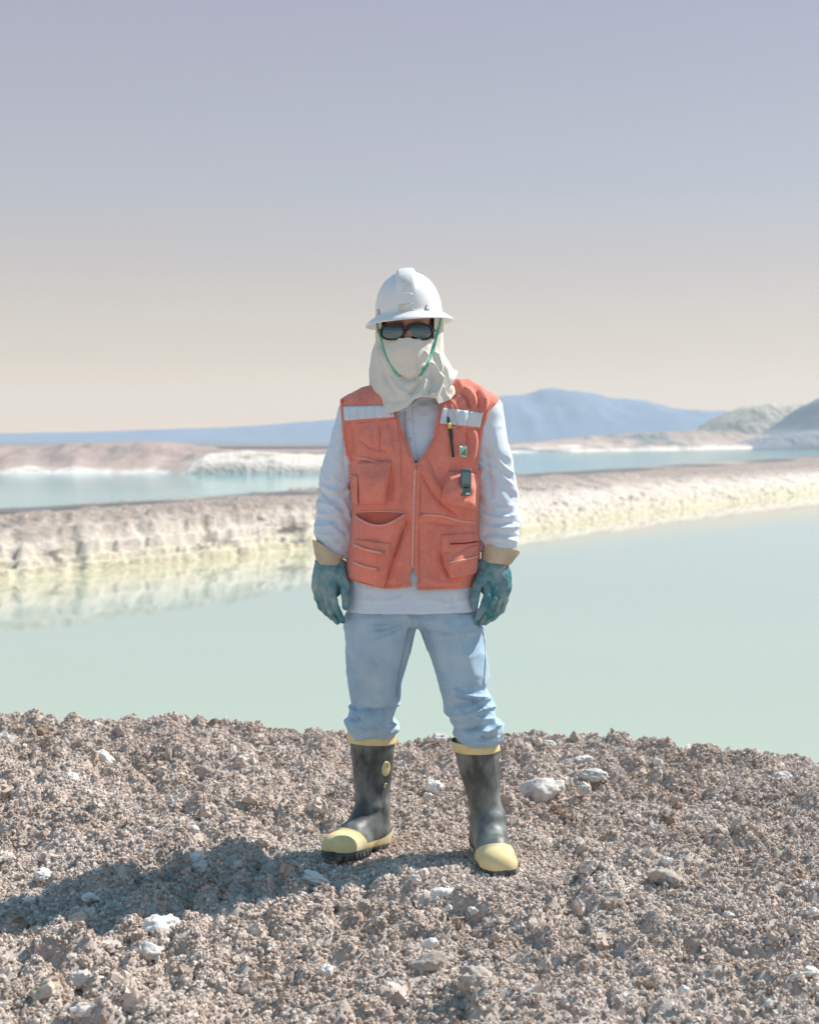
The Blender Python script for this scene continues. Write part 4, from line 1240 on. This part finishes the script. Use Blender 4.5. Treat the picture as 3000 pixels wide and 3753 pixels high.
# ---- hood and face cloth
hood_tab = pxloft([(1080, 1392, 1606, .095, .108), (1150, 1381, 1617, .095, .114), (1215, 1378, 1622, .095, .116), (1262, 1370, 1622, .096, .114), (1300, 1362, 1624, .097, .116), (1340, 1356, 1646, .098, .122), (1365, 1354, 1660, .10, .126),
                   (1430, 1358, 1683, .10, .136), (1480, 1364, 1688, .10, .146), (1530, 1376, 1680, .10, .152), (1545, 1380, 1670, .10, .153)])
FX = at(1494, 1200, 0)[0]
def hood_sdf(P):
    d = loft(P, hood_tab, 2.15)
    face = ellipsoid(P, (FX, .035, 1.562), (.078, .078, .092))
    face = smin(face, rcone(P, (FX, -.026, 1.625), (FX + .002, -.032, 1.590), .016, .022), .045)
    under = ellipsoid(P, (FX + .004, -.052, 1.455), (.075, .055, .042))
    d = smin(d, face, .018)
    return np.maximum(smin(d, face, .02), -under * 1.0) if False else d
V, Q = surface_nets(hood_sdf, (-.17, -.09, 1.36), (.20, .27, 1.75), .0034)
N = vnormals(V, Q)
V = noisy(V, N, .0022, (16, 16, 9), 131)
V = V + N * (.0040 * (.3 - np.abs(vnoise(V * np.array([26, 26, 16]), 133))))[:, None]
V = noisy(V, N, .0008, (50, 50, 34), 132)
V = folds(V, N, [
    ([C1(640, 1330), C1(780, 1385), C1(920, 1330)], 9, -0.0196), ([C1(440, 900), C1(520, 1150), C1(640, 1330)], 7, -0.0098), ([C1(1080, 950), C1(1010, 1170), C1(920, 1320)], 7, -0.0112),
    ([C1(430, 1000), C1(440, 1200), C1(520, 1500)], 14, 0.0084), ([C1(480, 1150), C1(510, 1350), C1(640, 1560)], 10, -0.0084), ([C1(560, 1350), C1(620, 1450), C1(760, 1560)], 9, 0.0070),
    ([C1(780, 1560), C1(870, 1460), C1(940, 1360)], 10, -0.0168), ([C1(840, 1590), C1(930, 1480), C1(970, 1360)], 8, 0.0126), ([C1(960, 1580), C1(1060, 1560), C1(1130, 1440), C1(1130, 1300)], 7, 0.0224), ([C1(1000, 1530), C1(1060, 1440), C1(1040, 1300)], 11, -0.0140),
    ([C1(1075, 1060), C1(1110, 1180), C1(1140, 1300)], 5, 0.0140), ([C1(1020, 1180), C1(1080, 1260), C1(1130, 1400)], 6, 0.0126), ([C1(1150, 1290), C1(1180, 1420), C1(1230, 1580)], 7, -0.0168), ([C1(1200, 1500), C1(1260, 1380), C1(1300, 1280)], 7, 0.0140),
    ([C1(1230, 1570), C1(1280, 1440), C1(1320, 1350)], 6, -0.0112), ([C1(1160, 1430), C1(1200, 1540), C1(1240, 1600)], 5, 0.0112), ([C1(1130, 1150), C1(1200, 1280), C1(1220, 1420)], 10, 0.0084),
    ([C1(840, 1270), C1(900, 1230), C1(970, 1210)], 5, 0.0070), ([C1(870, 1290), C1(930, 1260), C1(960, 1240)], 4, -0.0056), ([C1(950, 1050), C1(980, 1090), C1(1010, 1110)], 4, 0.0056), ([C1(830, 950), C1(940, 930), C1(1050, 940)], 5, 0.0056),
    ([C1(390, 900), C1(370, 1100), C1(350, 1300)], 9, -0.0070), ([C1(380, 1400), C1(400, 1550), C1(420, 1700)], 12, 0.0056), ([C1(480, 1620), C1(600, 1640), C1(720, 1600)], 12, -0.0056)])
px, py = topix(V)
hm = np.array([C1(250, 1600), C1(340, 1690), C1(395, 1797), C1(500, 1782), C1(640, 1748), C1(770, 1694), C1(836, 1612), C1(900, 1588), C1(1000, 1582), C1(1080, 1592), C1(1118, 1662), C1(1190, 1635), C1(1260, 1602), C1(1345, 1490), C1(1420, 1440)])
g = np.interp(px, hm[:, 0], hm[:, 1]) - py
mk = np.array([(1380, 1230), (1400, 1233), (1450, 1239), (1478, 1240), (1495, 1236), (1515, 1242), (1555, 1243), (1585, 1240), (1620, 1234)])
ge = np.maximum(np.abs(px - 1494) - 96 + .0 * py, py - np.interp(px, mk[:, 0], mk[:, 1]))
g = np.where(V[:, 1] < .085, np.minimum(g, ge), g)
V, F = clip(V, Q, g)
hood = part('face_cloth', V, F, m_cloth, solid=.0025, offset=0)
S_hood = Surf(V, F)
# the cinch of the mask edge
def over(surf, pts, lift, n=60):
    c = curve_pts(pts, n); out = []
    for q in c:
        p, nn_ = surf.hit(*q)
        out.append(p + np.array([0, -lift, 0]))
    out = np.array(out)
    for _ in range(4):
        out[1:-1, 1] = (out[:-2, 1] + out[2:, 1]) * .25 + out[1:-1, 1] * .5
    return out
strap_l = [C1(418, 735), C1(440, 840), C1(475, 940), C1(530, 1120), C1(590, 1230), C1(665, 1335)]
strap_r = [C1(905, 1325), C1(975, 1225), C1(1045, 1050), C1(1085, 900), C1(1118, 770), C1(1132, 680)]

# ---- hard hat
hc = at(1497, 1120, .095); HX = hc[0]
na, rows = 120, []
prof = [(0.0, 1.0)] + [(math.sin(t), math.cos(t)) for t in np.linspace(.06, 1.46, 34)]
Vh = []
HH, RX, RY, ZB = .128, .1050, .132, 1.708     # dome height, half width, half depth, level of the dome's rim
nprof = 36
for j in range(nprof):
    t = j / (nprof - 1) * math.pi / 2
    s, cz = math.sin(t) ** .86, math.cos(t)
    for k in range(na):
        a = 2 * math.pi * k / na
        x, y, z = RX * s * math.cos(a), RY * s * math.sin(a), HH * cz
        ridge_ = sstep(.036, .022, abs(x)) if False else 1 - sstep(.020, .033, abs(x))
        ridge_ *= sstep(.30, .80, cz)
        side_r = (1 - sstep(.006, .012, abs(abs(x) - .055))) * sstep(.35, .6, cz) * .0
        k2 = .0115 * ridge_
        nl = np.array([x / RX ** 2, y / RY ** 2, z / HH ** 2]); nl /= max(np.linalg.norm(nl), 1e-9)
        Vh.append(np.array([x, y, z]) + nl * k2)
# rim step and brim
for (ox, dz) in ((.0015, -.006), (.004, -.010), (.012, -.014), (.022, -.021), (.0325, -.030), (.0345, -.0335), (.0335, -.0355), (.030, -.0325), (.018, -.023), (.004, -.016), (-.004, -.014), (-.006, .0)):
    for k in range(na):
        a = 2 * math.pi * k / na
        fr = 1 + .35 * max(0, -math.sin(a)) ** 2 * (ox > .01)
        Vh.append(np.array([(RX + ox) * math.cos(a), (RY + ox * fr) * math.sin(a), dz - .004 * max(0, -math.sin(a)) ** 2 * (ox > .01)]))
# inner lining of the dome
for j in range(nprof - 1, -1, -3):
    t = j / (nprof - 1) * math.pi / 2
    s, cz = math.sin(t) ** .86, math.cos(t)
    for k in range(na):
        a = 2 * math.pi * k / na
        Vh.append(np.array([(RX - .006) * s * math.cos(a), (RY - .006) * s * math.sin(a), (HH - .006) * cz]))
Rh = np.array(Matrix.Rotation(math.radians(-4.5), 3, 'Y') @ Matrix.Rotation(math.radians(-1.5), 3, 'X'))
Vh = np.array(Vh) @ Rh.T + np.array([HX, .095, ZB])
nr = len(Vh) // na
Fh = [(j * na + k, (j + 1) * na + k, (j + 1) * na + (k + 1) % na, j * na + (k + 1) % na) for j in range(nr - 1) for k in range(na)]
hat = part('hard_hat', Vh, Fh, m_hat)
S_hat = Surf(Vh, Fh)
part('sticker', *patch(S_hat, (C1(655, 520), C1(815, 500), C1(835, 585), C1(650, 600)), .0012, 10, 6, .002), m_sticker, hat)
part('accessory_slot', *patch(S_hat, (C1(985, 515), C1(1020, 512), C1(1016, 580), C1(968, 578)), lambda u, v: .003 + .003 * v, 4, 4, .002), m_lug, hat)
part('accessory_slot', *patch(S_hat, (C1(405, 575), C1(432, 570), C1(438, 635), C1(408, 640)), lambda u, v: .003 + .003 * v, 4, 4, .002), m_lug, hat)
part('raised_mark', *stripe(S_hat, [C1(690, 370), C1(740, 382), C1(815, 400)], 2.5, .002, 10), m_hat, hat)
pl = over(S_hood, strap_l, .004); pr = over(S_hood, strap_r, .004)
J = Join().add(*tube_mesh(pl, .0056, 8, .4)).add(*tube_mesh(pr, .0056, 8, .4))
chin = np.linspace(pl[-1], pr[0], 14); chin[:, 2] -= .012 * np.sin(np.linspace(0, math.pi, 14)); chin[:, 1] += .030 * np.sin(np.linspace(0, math.pi, 14))
J.add(*tube_mesh(chin, .0040, 8, .45))
part('chin_strap', J.V, J.F, m_strap, hat)

# ---- sunglasses
gl = empty('sunglasses', (0, 0, 0), man); gl.matrix_parent_inverse = Matrix.Translation(-Vector((.05, .10, 0)))
def gpt(px, py):
    p = at(px, py, -.02)
    dx = p[0] - FX
    y = -.043 + 3.6 * dx * dx + 1.8 * (p[2] - 1.640) ** 2 * 4
    return np.array([p[0], y, p[2]])
Jf = Join()
for cx, cy, hw, hh, skew in ((1437, 1216, 42, 28, -1), (1537, 1216, 48, 29, 1)):
    rings = 8; n = 40; Vl = [gpt(cx, cy)]; Fl = []
    def rim(s, w):
        c_, s_ = math.cos(w), math.sin(w)
        e = 2 / 2.5
        x = math.copysign(abs(c_) ** e, c_); z = math.copysign(abs(s_) ** e, s_)
        z -= .16 * skew * x * (z > 0) * .6
        q = cx + s * hw * x, cy - s * hh * z - 2.5 * skew * x * 0
        p = gpt(*q)
        p[1] += .0035 * s * s
        return p
    for r in range(1, rings + 1):
        for k in range(n):
            Vl.append(rim(r / rings, 2 * math.pi * k / n))
    for k in range(n):
        Fl.append((0, 1 + k, 1 + (k + 1) % n))
    for r in range(rings - 1):
        for k in range(n):
            a = 1 + r * n + k; b = 1 + r * n + (k + 1) % n
            Fl.append((a, a + n, b + n, b))
    part('lens', Vl, Fl, m_lens, gl, solid=.002, offset=-1)
    Jf.add(*tube_mesh([rim(1.03, 2 * math.pi * k / n) + np.array([0, -.001, 0]) for k in range(n)], .0026, 8, closed=True))
Jf.add(*tube_mesh(curve_pts([gpt(1474, 1207), gpt(1487, 1203) + np.array([0, -.003, 0]), gpt(1498, 1206)], 12), .0036, 8))
for s, x0, x1 in ((-1, 1398, 1388), (1, 1580, 1604)):
    a = gpt(x0, 1212)
    Jf.add(*tube_mesh(curve_pts([a, a + np.array([s * .010, .020, .002]), a + np.array([s * .016, .075, .004])], 12), [.0045] * 6 + [.003] * 6, 8))
part('frame', Jf.V, Jf.F, m_frame, gl)

# ---- things in the vest's chest pocket
def rod(surf, p0, p1, r, lift):
    a, _ = surf.hit(*p0); b, _ = surf.hit(*p1)
    return np.array(a) + np.array([0, -lift, 0]), np.array(b) + np.array([0, -lift, 0])
a, b = rod(S_vest, C2(1102, 380), C2(1142, 700), .004, .016)
pen = tag(empty('pen', tuple(b)), 'thin black pen with a yellow band tucked upright in the vest chest pocket', 'pen')
def along(t): return a + (b - a) * t - b
m_pen = mat('black_pen', (.02, .035, .035), rough=.35, spec=.5)
obj('barrel', *tube_mesh([along(t) for t in (.0, .03, .5, 1.0)], [.0022, .0038, .0042, .0042], 12), m_pen, pen)
obj('band', *tube_mesh([along(.16), along(.30)], .0050, 12), mat('yellow_band', (.80, .66, .12), rough=.5), pen)
obj('clip', *tube_mesh([along(.32) + np.array([.006, -.003, 0]), along(.55) + np.array([.006, -.003, 0])], .0012, 6), m_pen, pen)
p0, _ = S_vest.hit(*C2(1236, 1000)); p1, _ = S_vest.hit(*C2(1236, 790))
q0, _ = S_top.hit(*C2(1236, 1000)); q1, _ = S_top.hit(*C2(1236, 860))
base = np.array([p0[0], min(p0[1], p1[1], q0[1], q1[1]) - .006, p0[2]])
dev = tag(empty('handheld_device', tuple(base)), 'small dark teal handheld device standing in the open vest chest pocket', 'device')
hh = (p1[2] - p0[2]) / 2
m_dev = mat('device_plastic', (.06, .13, .14), (.10, .17, .18), scale=60, rough=.45, spec=.5)
J = Join().box((0, 0, hh), (.0165, .009, hh)); obj('case', J.V, J.F, m_dev, dev, bevel=.004)
J = Join().box((0, -.0095, hh * 1.32), (.0115, .0012, hh * .42)); obj('screen', J.V, J.F, mat('device_screen', (.16, .26, .27), rough=.2), dev, bevel=.0008)
J = Join().box((-.004, -.0095, hh * .62), (.004, .0014, hh * .05)); obj('key', J.V, J.F, mat('device_key', (.02, .03, .035), rough=.4), dev, bevel=.0006)
J = Join().box((.005, -.0095, hh * .62), (.004, .0014, hh * .05)); obj('key', J.V, J.F, bpy.data.materials['device_key'], dev, bevel=.0006)
J = Join().box((.006, -.0092, hh * .16), (.006, .0016, hh * .07)); obj('latch', J.V, J.F, mat('device_latch', (.72, .76, .76), rough=.4), dev, bevel=.0006)
# cord that ties the pen to the vest
cordp = [C2(1075, 270), C2(1088, 330), C2(1098, 395), C2(1118, 440), C2(1150, 470), C2(1166, 440), C2(1150, 360), C2(1126, 280)]
part('pen_cord', *tube_mesh(over(S_vest, cordp, .013), .0011, 6), mat('clear_cord', (.80, .62, .56), rough=.3), vest)
# ================================================================== LOOSE ROCKS
def rock_mesh(seed, r, squash, sharp, sub=4):
    import bmesh
    bm = bmesh.new(); bmesh.ops.create_icosphere(bm, subdivisions=sub, radius=1.0)
    V = np.array([v.co[:] for v in bm.verts]); F = [tuple(v.index for v in f.verts) for f in bm.faces]
    bm.free()
    rs = np.random.RandomState(seed)
    for _ in range(int(6 + 6 * sharp)):                    # broken faces
        n = rs.normal(size=3); n /= np.linalg.norm(n)
        h = rs.uniform(.55, .9)
        d_ = V @ n - h
        V = V - np.outer(np.maximum(d_, 0) * sharp, n)
    N = V / np.linalg.norm(V, axis=1)[:, None]
    V = V + N * (.26 * fbm(V * 1.5 + seed, 3, seed) + .20 * (np.abs(vnoise(V * 3.6 + seed, seed + 5)) - .3) + .11 * (np.abs(vnoise(V * 8, seed + 9)) - .3) + .06 * vnoise(V * 17, seed + 11))[:, None]
    return V * np.array(squash) * r, F
m_rw = mat('white_salt_rock', (.82, .79, .75), (.70, .66, .62), scale=25, rough=.9, spec=.15, bump=.6, bscale=180, bdist=.003)
m_rg = mat('pale_grey_rock', (.55, .52, .49), (.66, .63, .60), scale=25, rough=.95, spec=.1, bump=.8, bscale=180, bdist=.004)
m_rt = mat('tan_rock', (.46, .38, .26), (.58, .52, .45), scale=22, rough=.95, spec=.1, bump=.7, bscale=160, bdist=.003, lo=.42, hi=.6)
m_rs = mat('soil_clod', (.50, .44, .39), (.40, .33, .28), scale=40, rough=.95, spec=.1, bump=.9, bscale=220, bdist=.004, c3=(.60, .56, .52), scale3=60)
ROCKS = [  # px, py of the foot, width px, flatness, sharpness, material, label
    (592, 3440, 150, .62, .9, m_rw, 'largest bright white salt rock, just below the shadow at left'),
    (551, 3545, 112, .50, .8, m_rg, 'long pale slab tilted on the soil below the big white rock'),
    (284, 3632, 84, .85, .5, m_rg, 'upright blocky pale grey lump in the lower left corner area'),
    (362, 3622, 62, .35, .9, m_rw, 'thin white chip lying beside the blocky grey lump'),
    (150, 3682, 125, .62, .8, m_rt, 'yellowish brown broken stone nearest the bottom left corner'),
    (714, 3186, 76, .6, .7, m_rw, 'white crumbly rock just above the edge of the shadow'),
    (730, 3206, 58, .75, .4, m_rg, 'rounded grey lump half in shade under the white crumbly rock'),
    (868, 3196, 34, .95, .3, m_rg, 'small round grey stone at the shadow edge left of the boot'),
    (325, 3318, 66, .5, .7, m_rw, 'white rock lying inside the broad part of the shadow'),
    (102, 3316, 46, .4, .8, m_rw, 'flat white chip inside the shadow near the left picture edge'),
    (1145, 3246, 125, .32, .6, m_rw, 'flat white crusted slab in the shadow below the left boot'),
    (1615, 3312, 84, .6, .6, m_rw, 'cream white lump between and in front of the two boots'),
    (1645, 3346, 32, .8, .7, m_rw, 'small white pebble touching the cream lump before the boots'),
    (1731, 3368, 36, .95, .9, m_rw, 'small upright white shard in front of the right boot'),
    (1522, 3258, 44, .9, .5, m_rg, 'grey pebble standing on the lit soil between the boots'),
    (1331, 3342, 46, .95, .4, m_rs, 'brownish round clod in front of the left boot'),
    (1569, 3490, 76, .55, .6, m_rw, 'white lump in the middle foreground below the boots'),
    (1569, 3566, 122, .55, .3, m_rs, 'broad rough clod under the white lump of the middle foreground'),
    (1749, 3650, 150, .62, .5, m_rs, 'big grey clod with a dark hollow beneath it, lower centre'),
    (1192, 3590, 52, .9, .4, m_rw, 'rounded white stone at the lower centre left'),
    (1395, 3690, 100, .6, .4, m_rs, 'rough brown-grey clod at the bottom centre'),
    (2302, 3700, 64, .7, .4, m_rw, 'smooth white stone at the bottom right centre'),
    (2978, 3598, 84, .5, .7, m_rw, 'white slab poking in at the right picture edge'),
    (2670, 3376, 40, .8, .9, m_rg, 'pale blue-grey chip on the right foreground soil'),
    (2725, 3428, 36, 1.1, .9, m_rg, 'thin upright grey shard below the blue-grey chip'),
    (2543, 3408, 22, .9, .5, m_rw, 'tiny bright white pebble on the right foreground'),
    (2505, 3656, 46, .7, .6, m_rw, 'white knobbly stone near the bottom right'),
    (2836, 3726, 66, .8, .4, m_rg, 'grey white lump in the bottom right corner area'),
    (2440, 3262, 135, .5, .3, m_rs, 'wide crumbly clod in the middle of the right foreground'),
    (1991, 2946, 165, .62, .5, m_rg, 'largest pale crusty boulder, right of the right boot shaft'),
    (2141, 2918, 52, .8, .4, m_rg, 'fist sized pale lump right of the crusty boulder'),
    (2183, 2874, 100, .45, .6, m_rg, 'long pale rock behind the fist sized lump'),
    (2413, 2826, 42, .9, .9, m_rw, 'white angular shard standing on the slope at right'),
    (2872, 2866, 70, .6, .5, m_rg, 'pale rock near the crest at far right'),
    (2152, 2800, 78, .3, .7, m_rw, 'flat whitish strip of crust close under the crest at right'),
    (2016, 2748, 42, .8, .4, m_rw, 'small pale rock on the crest right of the right leg'),
    (2108, 2726, 34, 1.5, .6, m_rs, 'knobbly clod sticking up from the crest at right'),
    (1610, 2706, 60, .95, .4, m_rg, 'pale boulder on the crest between the legs'),
    (1596, 2910, 66, .8, .5, m_rw, 'white rock on the soil between the boot shafts'),
    (1570, 2936, 40, .7, .4, m_rw, 'small white stone below the white rock between the shafts'),
    (377, 2800, 84, .55, .7, m_rw, 'white angular rock on the upper slope at left'),
    (174, 2668, 46, .5, .6, m_rw, 'white rock close under the crest at far left'),
    (714, 2884, 44, .7, .8, m_rg, 'blue-grey chip leaning on a clod on the left slope'),
    (752, 2862, 54, 1.1, .4, m_rs, 'tall brown clod next to the blue-grey chip'),
    (749, 2778, 36, .7, .6, m_rw, 'small white stone on the slope left of the left leg'),
    (708, 3062, 36, .8, .6, m_rw, 'white pebble on the slope above the shadow'),
    (447, 3080, 46, .7, .4, m_rg, 'smooth blue-grey pebble on the left slope'),
    (157, 3236, 60, .55, .8, m_rw, 'white chip above the shadow near the left edge'),
    (548, 2830, 48, .5, .4, m_rt, 'tan oval stone on the upper slope at left'),
    (14, 2742, 64, .95, .4, m_rg, 'pale lump cut by the left picture edge below the crest'),
]
for i, (px, py, wpx, flat, sharp, m, label) in enumerate(ROCKS):
    x, y, z = ground_hit(px, py)
    r = wpx * K * (y - CAM[1]) / 2
    V, F = rock_mesh(200 + i, r, (1, .8, flat), sharp, 4)
    a = random.Random(i).uniform(-.5, .5); c, s = math.cos(a), math.sin(a)
    V = V @ np.array([[c, s, 0], [-s, c, 0], [0, 0, 1]])
    tilt = random.Random(i + 99).uniform(-.35, .35); c, s = math.cos(tilt), math.sin(tilt)
    V = V @ np.array([[c, 0, s], [0, 1, 0], [-s, 0, c]])
    o = obj('rock' if m not in (m_rs,) else 'soil_clod', V, F, m)
    o.location = (x, y + r * .6, mound_z(np.array([x]), np.array([y + r * .6]), False)[0] + r * flat * .45 + .010)
    tag(o, label, 'rock' if m is not m_rs else 'clod', 'loose rocks on the mound' if m is not m_rs else 'large clods on the mound')
